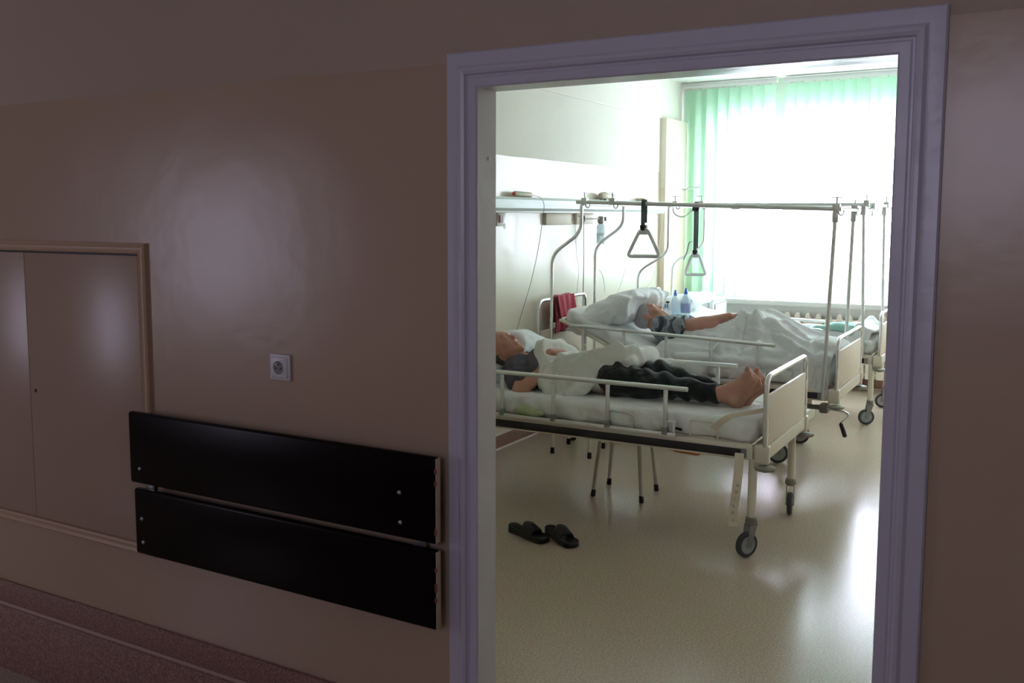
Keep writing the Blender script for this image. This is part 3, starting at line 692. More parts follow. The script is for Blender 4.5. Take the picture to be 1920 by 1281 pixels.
def side_guard(root, y, s, z=.82, dz=0.0, zb=.585, x1=-1.58, posts=5):
    """tubular cot side; s=-1 near side, +1 far side; dz = rise towards the head"""
    xs = [x1 - .115 - .323 * k for k in range(posts)]; x0 = xs[-1] - .10
    zz = lambda x: z + dz * (x1 - x)
    b = MB(); b.tube([(x0, y, zz(x0)), (x1, y, zz(x1))], .0165, 16, flat=.75); g = b.build('side_guard', M_alu, root)
    b = MB(); b.box((x0 + .03, y - .010, zb - .020), (xs[0] + .06, y + .010, zb + .002), .003); b.build('guard_base_rail', M_alu, g)
    for x in xs:
        b = MB(); b.box((x - .011, y - .007, zb), (x + .011, y + .007, zz(x) - .012), .004); b.lathe([(.006, 0), (.006, .003), (.004, .005)], (x, y + s * .0065, zz(x) - .03), (0, s, 0), 12); b.build('guard_post', M_alu, g)
        b = MB(); b.box((x - .016, y - .012, zb - .012), (x + .016, y + .012, zb + .028), .004); b.lathe([(.006, 0), (.005, .004)], (x, y + s * .012, zb + .012), (0, s, 0), 12)
        b.build('post_pivot', M_grey, g)
    xe = xs[0] + .048
    b = MB(); b.box((xe - .008, y - .009, zb - .02), (xe + .008, y + .009, zb + .065), .003); b.box((xe - .045, y - .008, zb + .055), (xe + .010, y + .008, zb + .062), .002); b.build('guard_latch', M_alu, g)
    b = MB(); b.cyl((xe + .012, y + s * .006, zb + .030), (xe + .045, y + s * .012, zb + .027), .007, seg=12); b.build('latch_knob', M_black, g)
    return g

def tclamp(root, p, ax=(0, 1, 0), handle=(1, 0, 0), below=False):
    """clamp block with a T screw"""
    p = Vector(p); h = Vector(handle)
    b = MB(); b.box(p + Vector((-.022, -.020, -.020)), p + Vector((.022, .020, .030)), .004); c = b.build('clamp', M_alu, root)
    s = -1 if below else 1
    b = MB(); b.cyl(p + Vector((0, 0, s * .025)), p + Vector((0, 0, s * .075)), .0055, seg=10); b.cyl(p + Vector((0, 0, s * .07)) - h * .032, p + Vector((0, 0, s * .07)) + h * .032, .003, seg=8)
    for q in (-1, 1): b.sphere(p + Vector((0, 0, s * .07)) + h * (.032 * q), .005, 1)
    b.build('clamp_screw', M_steel, c)
    b = MB(); b.tube([p + Vector((.030 - .016 * math.cos(t), -.012, -.022 - .020 * math.sin(t))) for t in [k * PI / 6 for k in range(-2, 8)]], .004, 8); b.build('clamp_hook', M_grey, c)

def overhead(root, y0, y1, head, foot, zt=1.80, zt2=1.742, xtop=-1.225, ztop2=None):
    """two bent head poles, two straight foot poles, long bars and cross bars"""
    r = .0125
    for y, hb, ht, kz in head:
        b = MB(); b.tube(fillet([(hb, y, .56), (hb, y, kz), (ht, y, kz + .17), (ht, y, zt - .02)], .085, 8), r, 14); b.build('head_pole', M_chrome, root)
    for y, fb, ft, zb in foot:
        b = MB(); b.tube([(fb, y, zb), (ft, y, zt2 - .02)], r, 14); q = b.build('foot_pole', M_alu, root)
        b = MB(); b.box((ft - .018, y - .016, zt2 - .085), (ft + .018, y + .016, zt2 - .015), .004); b.lathe([(.008, 0), (.008, .003)], (ft, y - .016, zt2 - .045), (0, -1, 0), 12); b.build('pole_socket', M_alu, q)
    for (y, _, ht, _), (_, _, ft, _) in zip(head, foot):
        b = MB(); b.tube([(ht - .04, y, zt), (ft + .035, y, zt2)], .0142, 16); b.build('long_bar', M_alu, root)
    for a, z, f in ((head[0][2] + .012, zt - .018, head), (foot[0][2] + .02, zt2 - .004, foot)):
        b = MB(); b.tube([(a, f[0][0], z), (f[1][2] + (a - f[0][2]), f[1][0], z)], .010, 12); b.build('cross_bar', M_alu, root)

def chassis(root, yn, yf, z0=.492, z1=.570):
    b = MB(); 
    for y in (yn + .002, yf - .032): b.box((XH + .06, y, z0), (XF - .06, y + .030, z1), .004)
    for x in (XH + .05, -2.45, XF - .07): b.box((x, yn + .02, z0), (x + .035, yf - .02, z1 - .01), .004)
    b.box((XF - .020, yn + .03, z0 + .006), (XF + .012, yf - .03, z1 - .004), .004); b.box((XH - .012, yn + .03, z0 + .006), (XH + .02, yf - .03, z1 - .004), .004)
    c = b.build('chassis', M_cream, root)
    for y, s in ((yn, -1), (yf, 1)):
        b = MB(); b.box((XH + .12, min(y, y + s * .008), z0 + .012), (XF - .115, max(y, y + s * .008), z0 + .053), .003); b.build('buffer_strip', M_black, c)
        b = MB(); b.box((XF - .115, min(y, y + s * .010), z0 + .010), (XF - .088, max(y, y + s * .010), z0 + .055), .003); b.build('strip_end_cap', M_grey, c)
        for x in (XH, XF):
            sx = 1 if x == XF else -1
            b = MB(); b.box((min(x - sx * .05, x + sx * .022), y - .022 + .012 * -s, z0 - .012), (max(x - sx * .05, x + sx * .022), y + .022 + .012 * -s, z1 + .004), .010, 3); b.build('corner_block', M_cream, c)
            b = MB(); b.lathe([(.012, -.02), (.03, -.012), (.048, -.009), (.052, -.002), (.050, .006), (.036, .010), (.02, .012)], (x + sx * .004, y + s * .002, z0 - .030), (0, 0, 1), 28); b.build('corner_buffer', M_bumper, c)
    return c

def retainers(root, y, xs):
    for x in xs:
        b = MB(); b.tube(fillet([(x, y, .572), (x, y, .662), (x + .145, y, .658), (x + .145, y, .572)], .018, 5), .0042, 8); b.build('mattress_retainer', M_cream, root)

def std_bed(yn, label, gz=.82, gdz=0.0, x1=-1.58, angs=(1.0, 1.75), over=None, hz=(.915, .95)):
    yf = yn + BW
    root = thing('hospital_bed', label, 'bed', ((XH + XF) / 2, (yn + yf) / 2, 0), 'hospital beds')
    chassis(root, yn, yf); hoop(root, XF, yn + .004, yf - .004, hz[0], 'foot_hoop'); hoop(root, XH, yn + .004, yf - .004, hz[1] + .06, 'head_hoop')
    for (x, y, a) in ((XF - .06, yn + .018, angs[0]), (XF - .06, yf - .018, angs[1]), (XH + .1, yn + .018, 2.2), (XH + .1, yf - .018, .4)):
        b = MB(); b.cyl((x, y, .195), (x, y, .50), .0215, seg=20); b.build('leg', M_cream, root)
        caster(root, x, y, a)
    side_guard(root, yn - .014, -1, gz, gdz, x1=x1); side_guard(root, yf + .014, 1, gz, gdz, x1=x1)
    retainers(root, yn + .012, (-2.95, -2.03, -1.57)); retainers(root, yf - .012, (-2.95, -2.03, -1.57))
    b = MB(); b.box((XH + .07, yn + .04, .560), (XF - .08, yf - .04, .574), .003); b.build('mattress_platform', M_cream, root)
    if over: overhead(root, yn, yf, **over)
    return root
Y1, Y2, Y3 = 4.68, 6.45, 8.22
bed1 = std_bed(Y1, 'near cream hospital bed with chrome hoops where the man in grey lies', angs=(1.0, 1.75))
# ---- middle bed: raised backrest, crank and a wheeled base set in from the corners
yn, yf = Y2, Y2 + BW
bed2 = thing('hospital_bed', 'middle hospital bed with raised backrest, overhead poles and a hanging crank handle', 'bed', ((XH + XF) / 2, (yn + yf) / 2, 0), 'hospital beds')
chassis(bed2, yn, yf); hoop(bed2, XF, yn + .004, yf - .004, .905, 'foot_hoop'); hoop(bed2, XH, yn + .004, yf - .004, 1.055, 'head_hoop', rad=.015)
side_guard(bed2, yn - .014, -1, .838, .034); side_guard(bed2, yf + .014, 1, .838, .034)
retainers(bed2, yf - .012, (-2.03, -1.57)); retainers(bed2, yn + .012, (-2.03,))
overhead(bed2, yn, yf, head=[(yn, -3.255, -3.015, 1.41), (yf - .03, -3.275, -3.03, 1.45)], foot=[(yn, -1.268, -1.228, .50), (yf - .03, -1.29, -1.262, .50)])
b = MB(); b.box((-2.42, yn + .04, .560), (XF - .08, yf - .04, .574), .003); b.build('mattress_platform', M_cream, bed2)
b = MB(); a = math.radians(23.5); L = .86; R = Matrix.Rotation(a, 3, 'Y')
hp = Vector((-2.42, 0, .575)); dr = Vector((-math.cos(a), 0, math.sin(a)))
c = hp + dr * L / 2; b.box((-L / 2, yn + .03, -.008), (L / 2, yf - .03, .008), .004, rot=R, cen=(c.x, (yn + yf) / 2, c.z))
e0 = hp + dr * (L - .02) + Vector((0, 0, .012)); b.tube(fillet([(e0.x + .45 * math.cos(a), yn + .02, e0.z - .45 * math.sin(a)), (e0.x, yn + .02, e0.z), (e0.x, yf - .02, e0.z), (e0.x + .45 * math.cos(a), yf - .02, e0.z - .45 * math.sin(a))], .06), .014, 10)
b.build('backrest_platform', M_cream, bed2)
b = MB()
for y in (yn + .03, yf - .06): b.box((-3.15, y, .30), (-1.50, y + .03, .35), .004)
for x in (-3.15, -1.53): b.box((x, yn + .03, .22), (x + .05, yf - .03, .30), .006)
for x in (-2.9, -1.75):
    for y in (yn + .05, yf - .08): b.box((x, y, .34), (x + .03, y + .03, .50), .003)
b.build('base_frame', M_cream, bed2)
for (x, y, a) in ((-1.56, yn + .18, .35), (-1.56, yf - .02, .35), (-3.12, yn + .06, 2.5), (-3.12, yf - .06, .6)): caster(bed2, x, y, a, rw=.070, ztop=.225, m_cuff=M_white)
b = MB(); b.tube([(-1.75, 6.70, .40), (-1.29, 6.70, .40)], .017, 14); b.box((-1.33, 6.65, .37), (-1.27, 6.75, .43), .012); b.build('crank_gear', M_grey, bed2)
b = MB(); b.tube(spline([(-1.27, 6.64, .405), (-1.16, 6.62, .40), (-1.13, 6.61, .375), (-1.175, 6.60, .325)]), .0075, 10); b.build('crank_arm', M_chrome, bed2)
b = MB(); b.tube([(-1.18, 6.60, .328), (-1.175, 6.60, .325), (-1.155, 6.60, .27), (-1.145, 6.60, .240), (-1.143, 6.60, .235)], [.008, .012, .015, .014, .006], 14); b.build('crank_grip', M_black, bed2)
for p, hd in (((-2.99, yn, 1.80), (0, 1, 0)), ((-2.77, yn, 1.795), (0, 1, 0)), ((-1.222, yn, 1.745), (1, 0, 0)), ((-1.255, yf - .03, 1.742), (0, 1, 0))): tclamp(bed2, p, handle=hd)
# ---- far bed
bed3 = std_bed(Y3, 'far hospital bed by the radiator with overhead poles and green cloth on it', gz=.735, gdz=.02, x1=-1.79, angs=(.5, .5), hz=(.915, .93),
               over=dict(head=[(Y3, -3.27, -2.99, 1.20), (Y3 + BW - .04, -3.24, -2.93, 1.24)], foot=[(Y3, -1.315, -1.350, .56), (Y3 + BW - .03, -1.29, -1.315, .56)], zt=1.80, zt2=1.79))
for p, hd, bl in (((-2.93, Y3, 1.80), (1, 0, 0), False), ((-2.69, Y3, 1.80), (1, .6, 0), False), ((-1.33, Y3, 1.795), (0, 1, 0), False), ((-1.30, Y3 + BW - .03, 1.79), (1, 0, 0), False), ((-1.30, Y3 + .1, 1.775), (1, 0, 0), True)): tclamp(bed3, p, handle=hd, below=bl)

# ---- mattresses (they lift off the beds)
def mattress(x0, x1, y0, y1, zb, zt, label, mtl=M_sheet, bend=None, seed=3, h=.012, slope=0.0):
    def f(P):
        Q = P
        if bend:
            xh, ang = bend; s = np.maximum(xh - P[..., 0], 0); t = math.tan(ang)
            Q = np.stack([np.where(s > 0, xh - s / math.cos(ang), P[..., 0]), P[..., 1], P[..., 2] - s * t], -1)
            Q[..., 2] = np.where(s > 0, zb + (Q[..., 2] - zb) * math.cos(ang) , Q[..., 2])
        c = ((x0 + x1) / 2, (y0 + y1) / 2, (zb + zt) / 2)
        d = rbox(Q, c, ((x1 - x0) / 2, (y1 - y0) / 2, (zt - zb) / 2), .042)
        # gathered cotton: vertical puckers along the sides, soft creases on top
        if slope: Q = np.stack([Q[..., 0], Q[..., 1], Q[..., 2] + slope * np.clip((-1.5 - Q[..., 0]) / 1.0, 0, 1.3) * (Q[..., 2] - zb) / (zt - zb)], -1)
        side = np.clip((np.abs(Q[..., 1] - c[1]) - (y1 - y0) / 2 + .06) / .06, 0, 1)
        d = d - .010 * side * np.sin(Q[..., 0] * 38 + 2.2 * np.sin(Q[..., 0] * 9 + seed) + Q[..., 2] * 26)
        return d - .004 * wob(Q, 17, seed)
    zs = zt + .02 + (math.tan(bend[1]) * (bend[0] - x0) if bend else 0)
    o = smesh('mattress', f, (x0 - .03, y0 - .03, zb - .02), (x1 + .03, y1 + .03, zs), h, mtl)
    return tag(o, label, 'mattress', 'mattresses in white sheets')
mattress(-3.31, XF - .045, Y1 + .02, Y1 + BW - .02, .572, .690, 'crumpled white-sheeted mattress under the man in grey', seed=3, slope=.030)
mattress(-3.22, XF - .045, Y2 + .02, Y2 + BW - .02, .576, .690, 'white-sheeted mattress bent up over the raised backrest', bend=(-2.42, math.radians(23.5)), seed=5)
mattress(-3.31, XF - .045, Y3 + .02, Y3 + BW - .02, .572, .690, 'white mattress on the far bed below the radiator', bend=(-2.42, math.radians(15)), seed=8)

# ================================================================== THINGS THAT HANG FROM THE BARS
def grab_handle(x, y, zbar, zap, half, hgt, label, tail=False):
    r = thing('grab_handle', label, 'grab handle', (x, y, zap - hgt), 'triangular grab handles on webbing straps')
    b = MB(); b.ribbon([(x, y - .020, zap + .02), (x, y - .020, zbar), (x, y - .012, zbar + .021), (x, y + .012, zbar + .021), (x, y + .020, zbar), (x, y + .018, zap + .05)], .030, .004, (1, 0, 0)); b.build('webbing_strap', M_strap, r)
    b = MB(); b.box((x - .022, y - .024, zap + .012), (x + .022, y + .022, zap + .035), .004); b.cyl((x, y - .03, zap + .012), (x, y + .022, zap + .012), .017, seg=16); b.build('strap_buckle', M_black, r)
    b = MB(); tri = fillet([(x - .028, y, zap), (x - half, y, zap - hgt), (x + half, y, zap - hgt + .004), (x + .028, y, zap)], .034, 7, closed=True)
    b.tube(tri, .0125, 12, closed=True); h = b.build('triangle_grip', M_handle, r)
    b = MB(); b.prism([(x - .032, zap + .004), (x + .032, zap + .004), (x + .056, zap - .034), (x - .056, zap - .034)], 'xz', y - .008, y + .008); b.build('top_plate', M_handle, h)
    b = MB()
    for k in range(9): b.sphere((x - half * .55 + half * 1.1 * k / 8, y, zap - hgt + .013), .007, 1)
    b.build('finger_ridge', M_handle, h)
    if tail:
        b = MB(); b.ribbon(spline([(x - .005, y - .024, zap + .11), (x - .05, y - .024, zap + .10), (x - .07, y - .024, zap + .02), (x - .10, y - .024, zap - .05)]), .022, .003, (0, 1, 0)); b.build('strap_tail', M_strap, r)
        b = MB(); b.box((x - .03, y - .03, zbar - .06), (x + .03, y + .03, zbar - .02), .006); b.build('strap_clamp', M_black, r)
    return r
grab_handle(-2.527, Y2, 1.792, 1.600, .123, .190, 'large grey triangular grab handle on a dark strap over the middle bed')
grab_handle(-2.735, Y3, 1.80, 1.365, .098, .185, 'smaller grey triangular grab handle on a buckled strap over the far bed', tail=True)
r = thing('drip_hook', 'thin wire drip hook standing up from the bar above the far bed', 'hook', (-2.70, Y3 + .02, 1.815))
b = MB(); b.tube([(-2.70, Y3 + .02, 1.815), (-2.79, Y3 + .02, 1.945)], .0022, 6); b.tube(spline([(-2.875, Y3 + .02, 1.945), (-2.865, Y3 + .02, 1.928), (-2.84, Y3 + .02, 1.930), (-2.81, Y3 + .02, 1.950), (-2.775, Y3 + .02, 1.948), (-2.74, Y3 + .02, 1.945), (-2.722, Y3 + .02, 1.952), (-2.725, Y3 + .02, 1.968)]), .0032, 8); b.build('wire_hook', M_steel, r)
b = MB(); b.tube(spline([(-2.95, Y3 - .01, 1.79), (-2.93, Y3 - .02, 1.72), (-2.86, Y3 - .02, 1.69), (-2.80, Y3 - .02, 1.72), (-2.74, Y3 - .02, 1.78)]), .006, 8); tag(b.build('hanging_tube', M_cordw), 'pale looped tube slung under the bar left of the smaller grab handle', 'tube')
b = MB(); b.tube(spline([(-2.45, Y3, 1.79), (-2.42, Y3 - .01, 1.765), (-2.38, Y3 - .01, 1.76), (-2.33, Y3 - .01, 1.775), (-2.34, Y3, 1.79)]), .009, 8); tag(b.build('folded_strap', M_handle), 'short grey strap folded over the bar right of the smaller grab handle', 'strap')

# ================================================================== STOOL, TABLE, CABINETS, BOTTLES, SMALL THINGS
r = thing('stool', 'stool with splayed putty-coloured legs and black tips under the near bed', 'stool', (-2.21, 5.40, 0))
b = MB(); b.box((-2.38, 5.23, .405), (-2.04, 5.57, .43), .008); b.build('seat', M_seat, r)
for x, y in ((-2.357, 5.247), (-2.376, 5.534), (-2.049, 5.262), (-2.064, 5.551)):
    tx, ty = x + (-2.21 - x) * .24, y + (5.40 - y) * .24
    b = MB(); b.cyl((x, y, .02), (tx, ty, .405), .0115, seg=14); l = b.build('leg', M_legp, r)
    b = MB(); b.tube([(x, y, 0), (x, y, .004), (x + (tx - x) * .1, y + (ty - y) * .1, .042)], [.013, .015, .0135], 14); b.build('rubber_tip', M_black, l)
r = thing('bedside_table', 'small white table on thin cream legs with black tips between the near and middle beds', 'table', (-2.92, 6.22, 0))
b = MB(); b.box((-3.12, 6.03, .615), (-2.70, 6.42, .64), .006); b.box((-3.10, 6.05, .56), (-2.72, 6.40, .615), .004); b.build('tabletop', M_whitel, r)
for x, y in ((-3.048, 6.068), (-2.755, 6.063), (-3.069, 6.376), (-2.791, 6.385)):
    b = MB(); b.cyl((x, y, .02), (x, y, .57), .011, seg=14); l = b.build('leg', M_cream, r)
    b = MB(); b.tube([(x, y, 0), (x, y, .004), (x, y, .045)], [.013, .0155, .014], 14); b.build('rubber_tip', M_black, l)
b = MB(); b.box((-2.86, 6.06, .641), (-2.74, 6.16, .668), .004, rot=Matrix.Rotation(.3, 3, 'Z')); tag(b.build('paper_packet', M_paper), 'lilac paper packet on the small white table', 'packet')
b = MB(); b.box((-2.98, 6.12, .641), (-2.91, 6.24, .662), .004, rot=Matrix.Rotation(-.2, 3, 'Z')); tag(b.build('dark_case', M_grey), 'dark flat case beside the lilac packet', 'case')

def cabinet(x0, x1, y0, y1, z1, label):
    r = thing('bedside_cabinet', label, 'cabinet', ((x0 + x1) / 2, (y0 + y1) / 2, 0), 'white bedside cabinets')
    b = MB(); b.box((x0, y0, .08), (x1, y1, z1 - .02), .006); b.build('cabinet_body', M_whitel, r)
    b = MB(); b.box((x0 - .01, y0 - .01, z1 - .022), (x1 + .01, y1 + .01, z1), .006); b.build('cabinet_top', M_whitel, r)
    b = MB(); b.box((x0 + .03, y0 - .012, z1 - .16), (x1 - .05, y0, z1 - .045), .003); d = b.build('drawer', M_whitel, r)
    b = MB(); b.box((x0 + .025, y0 - .003, z1 - .165), (x1 - .045, y0 + .001, z1 - .034)); b.build('drawer_gap', M_grey, d)
    b = MB(); b.box((x1, y0 + .05, .12), (x1 + .012, y1 - .03, z1 - .05), .003); d = b.build('side_door', M_whitel, r)
    b = MB(); b.box((x1 - .001, y0 + .045, .115), (x1 + .003, y1 - .025, z1 - .044)); b.build('door_gap', M_grey, d)
    b = MB()
    for x in (x0 + .04, x1 - .04):
        for y in (y0 + .04, y1 - .04): b.cyl((x, y, 0), (x, y, .08), .02, seg=14)
    b.build('foot', M_grey, r)
cabinet(-3.32, -2.86, 9.16, 9.60, .885, 'white bedside cabinet in front of the window beyond the far bed')
cabinet(-2.98, -2.55, 7.58, 7.98, .765, 'white bedside cabinet between the middle and far beds with bottles on it')

def bottle(x, y, z, s, cap, label, lab=None, labm=None):
    r = thing('water_bottle', label, 'bottle', (x, y, z), 'plastic water bottles')
    b = MB(); b.lathe([(.030 * s, 0), (.040 * s, .006 * s), (.040 * s, .07 * s), (.037 * s, .08 * s), (.040 * s, .09 * s), (.040 * s, .19 * s), (.038 * s, .215 * s), (.026 * s, .25 * s), (.014 * s, .268 * s), (.013 * s, .285 * s)], (x, y, z), seg=28); b.build('bottle_body', M_pet, r)
    b = MB(); b.lathe([(.0155 * s, .272 * s), (.0155 * s, .293 * s), (.012 * s, .298 * s), (.008 * s, .312 * s), (.0095 * s, .318 * s), (.006 * s, .322 * s)], (x, y, z), seg=20); b.build('cap', cap, r)
    if lab: b = MB(); b.lathe([(.0405 * s, lab[0] * s), (.0408 * s, lab[0] * s + .002), (.0408 * s, lab[1] * s - .002), (.0405 * s, lab[1] * s)], (x, y, z), seg=28); b.build('bottle_label', labm, r)
bottle(-2.742, 7.74, .766, .97, M_capb, 'clear bottle with mid-blue sports cap and cyan label', (.075, .115), M_labelb)
bottle(-2.665, 7.78, .766, 1.02, M_cap, 'clear bottle with dark blue cap and navy label', (.12, .20), M_label)
bottle(-2.80, 7.66, .766, .62, M_capb, 'small pale bottle at the left of the taller labelled bottles')
r = thing('clamp_arm', 'thin bent metal rod with a black knob beside the far bed head', 'clamp', (-3.02, Y3 - .05, .80))
b = MB(); b.tube(spline([(-3.08, Y3 - .05, .80), (-3.085, Y3 - .05, .86), (-3.05, Y3 - .05, .91), (-3.0, Y3 - .05, .95), (-2.955, Y3 - .05, .975)]), .003, 8); b.tube([(-3.0, Y3 - .05, .80), (-3.0, Y3 - .05, .88), (-2.985, Y3 - .05, .90)], .006, 8); b.box((-3.10, Y3 - .06, .755), (-2.98, Y3 - .04, .80), .004); b.build('rod', M_steel, r)
b = MB(); b.cyl((-2.965, Y3 - .05, .88), (-2.965, Y3 - .05, .93), .004); b.lathe([(.008, 0), (.018, .003), (.018, .012), (.01, .016)], (-2.965, Y3 - .05, .925)); b.build('knob', M_black, r)

b = MB(); b.box((-2.31, 6.55, 0), (-2.12, 6.62, .012), .004, rot=Matrix.Rotation(-.1, 3, 'Z')); tag(b.build('floor_tray', M_orange), 'flat orange plastic piece on the floor under the middle bed', 'tray')

def strap(name, pts, w, ax, label, holes, n):
    r = thing(name, label, 'strap', pts[-1] if pts[-1][2] < pts[0][2] else pts[0], 'cream punched restraint straps')
    b = MB(); b.ribbon(spline(pts), w, .003, ax); b.build('strap_band', M_belt, r); P = spline(pts)
    return r
r = strap('restraint_strap', [(-1.300, 4.648, .53), (-1.302, 4.640, .42), (-1.312, 4.636, .30), (-1.322, 4.636, .22), (-1.318, 4.638, .155)], .044, (1, .12, 0), 'cream punched strap hanging from the near bed frame towards the front castor', None, 6)
for z, x in ((.37, -1.300), (.335, -1.305), (.30, -1.312), (.262, -1.318), (.227, -1.321), (.19, -1.319)):
    b = MB(); b.tube([(x + -.001 + .0062 * math.cos(t * PI / 6), 4.6325, z + .0062 * math.sin(t * PI / 6)) for t in range(12)], .0024, 6, closed=True); b.build('eyelet', M_steel, r)
r = strap('restraint_strap', [(-1.44, 4.668, .63), (-1.40, 4.672, .675), (-1.36, 4.70, .700), (-1.30, 4.76, .710), (-1.24, 4.86, .715), (-1.205, 4.93, .72)], .042, (.75, .65, -.45), 'cream strap with dark holes lying over the mattress corner by the chrome foot hoop', None, 5)
b = MB()
for k in range(5): b.cyl((-1.345 + .024 * k, 4.724 + .03 * k, .7065), (-1.345 + .024 * k, 4.722 + .03 * k, .712), .004, seg=8)
b.build('strap_hole', M_black, r)

smesh_bag = smesh('plastic_bag', lambda P: smin(ell(P, (-2.53, 4.672, .618), (.055, .022, .030)), ell(P, (-2.46, 4.672, .606), (.06, .018, .022)), .03) - .006 * wob(P, 60, 2), (-2.62, 4.63, .57), (-2.38, 4.72, .67), .005, M_bag)
tag(smesh_bag, 'crumpled green plastic bag tucked by the rail under the man in grey', 'bag')

# ---- towel over the head hoop of the middle bed
def towel(u, v):
    L1, L2 = .27, .20; s = u * (L1 + .05 + L2)
    x = np.where(s < L1, .022, np.where(s < L1 + .05, .022 * np.cos((s - L1) / .05 * PI), -.022)); z = np.where(s < L1, s - L1, np.where(s < L1 + .05, .020 * np.sin((s - L1) / .05 * PI), -(s - L1 - .05)))
    drop = np.clip(-z / .27, 0, 1)
    w = .155 + .012 * drop - .02 * np.sin(drop * 3)
    y = 6.835 + (v - .5) * 2 * w - .02 * drop
    x = XH + x * (1 + .3 * drop) + drop * (.014 * np.sin(v * 9 + 1) + .005 * np.sin(v * 21 + drop * 4)) + np.where(x > 0, .012, -.0) * drop
    return np.stack([x, y, 1.060 + z + .004 * np.sin(v * 9)], -1)
t = grid_mesh('towel', towel, 44, 50, M_red, thick=.007)
def towel2(u, v):
    z = -u * .17; drop = u
    y = 6.84 + (v - .5) * 2 * (.150 - .015 * u) + .02 * u
    x = XH + .030 + .012 * np.sin(v * 8) * drop + .016 * drop + .004 * np.sin(v * 19 + 2)
    return np.stack([x + 0.006, y, 1.078 + z + (v - .5) * .03 * u], -1)
t2 = grid_mesh('towel_fold', towel2, 20, 40, M_red, parent=t, thick=.007)
tag(t, 'crimson red towel draped over the head hoop of the middle bed', 'towel')

# ---- sandals
def sandal(hx, hy, ang, label):
    ca, sa = math.cos(ang), math.sin(ang); R = np.array([[ca, -sa, 0], [sa, ca, 0], [0, 0, 1]], np.float32)
    def loc(P): return (P - np.array((hx, hy, 0), np.float32)) @ R
    def sole(P):
        q = loc(P); x, y, z = q[..., 0], q[..., 1], q[..., 2]
        hw = .033 + .012 * np.clip((x - .05) / .12, 0, 1) ** 1.0 - .004 * np.exp(-((x - .11) / .04) ** 2)
        dx = np.maximum(np.maximum(.034 - x, x - .245), 0)
        d2 = np.sqrt((dx * 1.0) ** 2 + np.maximum(np.abs(y) - (hw - .034), 0) ** 2) - .034
        th = .016 + .010 * np.exp(-(x / .09) ** 2) + .004 * np.clip((np.abs(y) - .03) / .01, 0, 1)
        return smax(d2, np.abs(z - th * .9) - th * .9, .008)
    def vamp(P):
        q = loc(P); x, y, z = q[..., 0], q[..., 1], q[..., 2]
        top = .074 - .38 * np.clip(x - .155, 0, 1) ** 1.0 - .10 * np.clip(.155 - x, 0, 1)
        shell = np.abs(np.sqrt((y / .046) ** 2 + (np.maximum(z - .008, 0) / np.maximum(top, .02)) ** 2) - 1) * .035 - .0035
        cut = np.maximum(np.abs(x - .168) - .052 + .35 * np.abs(y), -(z - .01))
        return smax(shell, cut, .006)
    r = thing('sandal', label, 'sandal', (hx + ca * .14, hy + sa * .14, 0), 'pair of black slip-on sandals on the floor')
    lo = (min(hx, hx + ca * .29) - .06, min(hy, hy + sa * .29) - .06, -.005); hi = (max(hx, hx + ca * .29) + .06, max(hy, hy + sa * .29) + .06, .085)
    smesh('sole', sole, lo, hi, .004, M_shoe, r); smesh('upper', vamp, lo, hi, .0035, M_shoe, r)
sandal(-2.475, 4.425, -.32, 'black slip-on sandal on the left, its heel towards the doorway edge')
sandal(-2.285, 4.500, -.60, 'black slip-on sandal on the right with its open toe pointing right')

# ================================================================== PEOPLE
def headsdf(P, C, f, u, neck=None, closed=True):
    f = np.array(f, np.float32); f /= np.linalg.norm(f); u = np.array(u, np.float32); u = u - f * (u @ f); u /= np.linalg.norm(u); rt = np.cross(f, u)
    q = (P - np.array(C, np.float32)) @ np.stack([rt, f, u], 1)
    d = ell(q, (0, -.014, .035), (.075, .096, .084))
    d = smin(d, ell(q, (0, .034, -.024), (.059, .064, .086)), .03)
    for s in (-1, 1):
        d = smin(d, cone(q, (s * .050, .0, -.048), (s * .014, .074, -.098), .022, .017), .025)
        d = smin(d, ell(q, (s * .040, .066, -.022), (.020, .018, .020)), .02)
    d = smin(d, ell(q, (0, .082, -.102), (.019, .017, .016)), .02)
    d = smin(d, cone(q, (-.034, .080, .030), (.034, .080, .030), .011, .011), .018)
    for s in (-1, 1): d = smax(d, -ell(q, (s * .032, .100, .010), (.017, .016, .012)), .012)
    for s in (-1, 1): d = smin(d, ell(q, (s * .032, .077, .009), (.0135, .0125, .0105)), .005)
    d = smin(d, cone(q, (0, .086, .018), (0, .110, -.028), .0075, .0100), .012)
    for s in (-1, 1): d = smin(d, ell(q, (s * .012, .100, -.034), (.0070, .010, .0075)), .006)
    d = smin(d, ell(q, (0, .093, -.058), (.024, .011, .007)), .006); d = smin(d, ell(q, (0, .092, -.073), (.021, .011, .008)), .006)
    d = smax(d, -ell(q, (0, .106, -.0655), (.023, .008, .0018)), .003)
    for s in (-1, 1):
        e = ell(q, (s * .079, -.006, -.004), (.009, .021, .033)); e = smax(e, -ell(q, (s * .088, -.002, -.002), (.007, .013, .022)), .004); e = smin(e, ell(q, (s * .080, .004, -.030), (.006, .008, .010)), .005)
        d = smin(d, e, .006)
    if neck is not None:
        b = np.array(neck, np.float32)
        qb = (b - np.array(C, np.float32)) @ np.stack([rt, f, u], 1)
        d = smin(d, cone(q, (0, -.020, -.045), qb, .050, .060), .03)
    return d, q
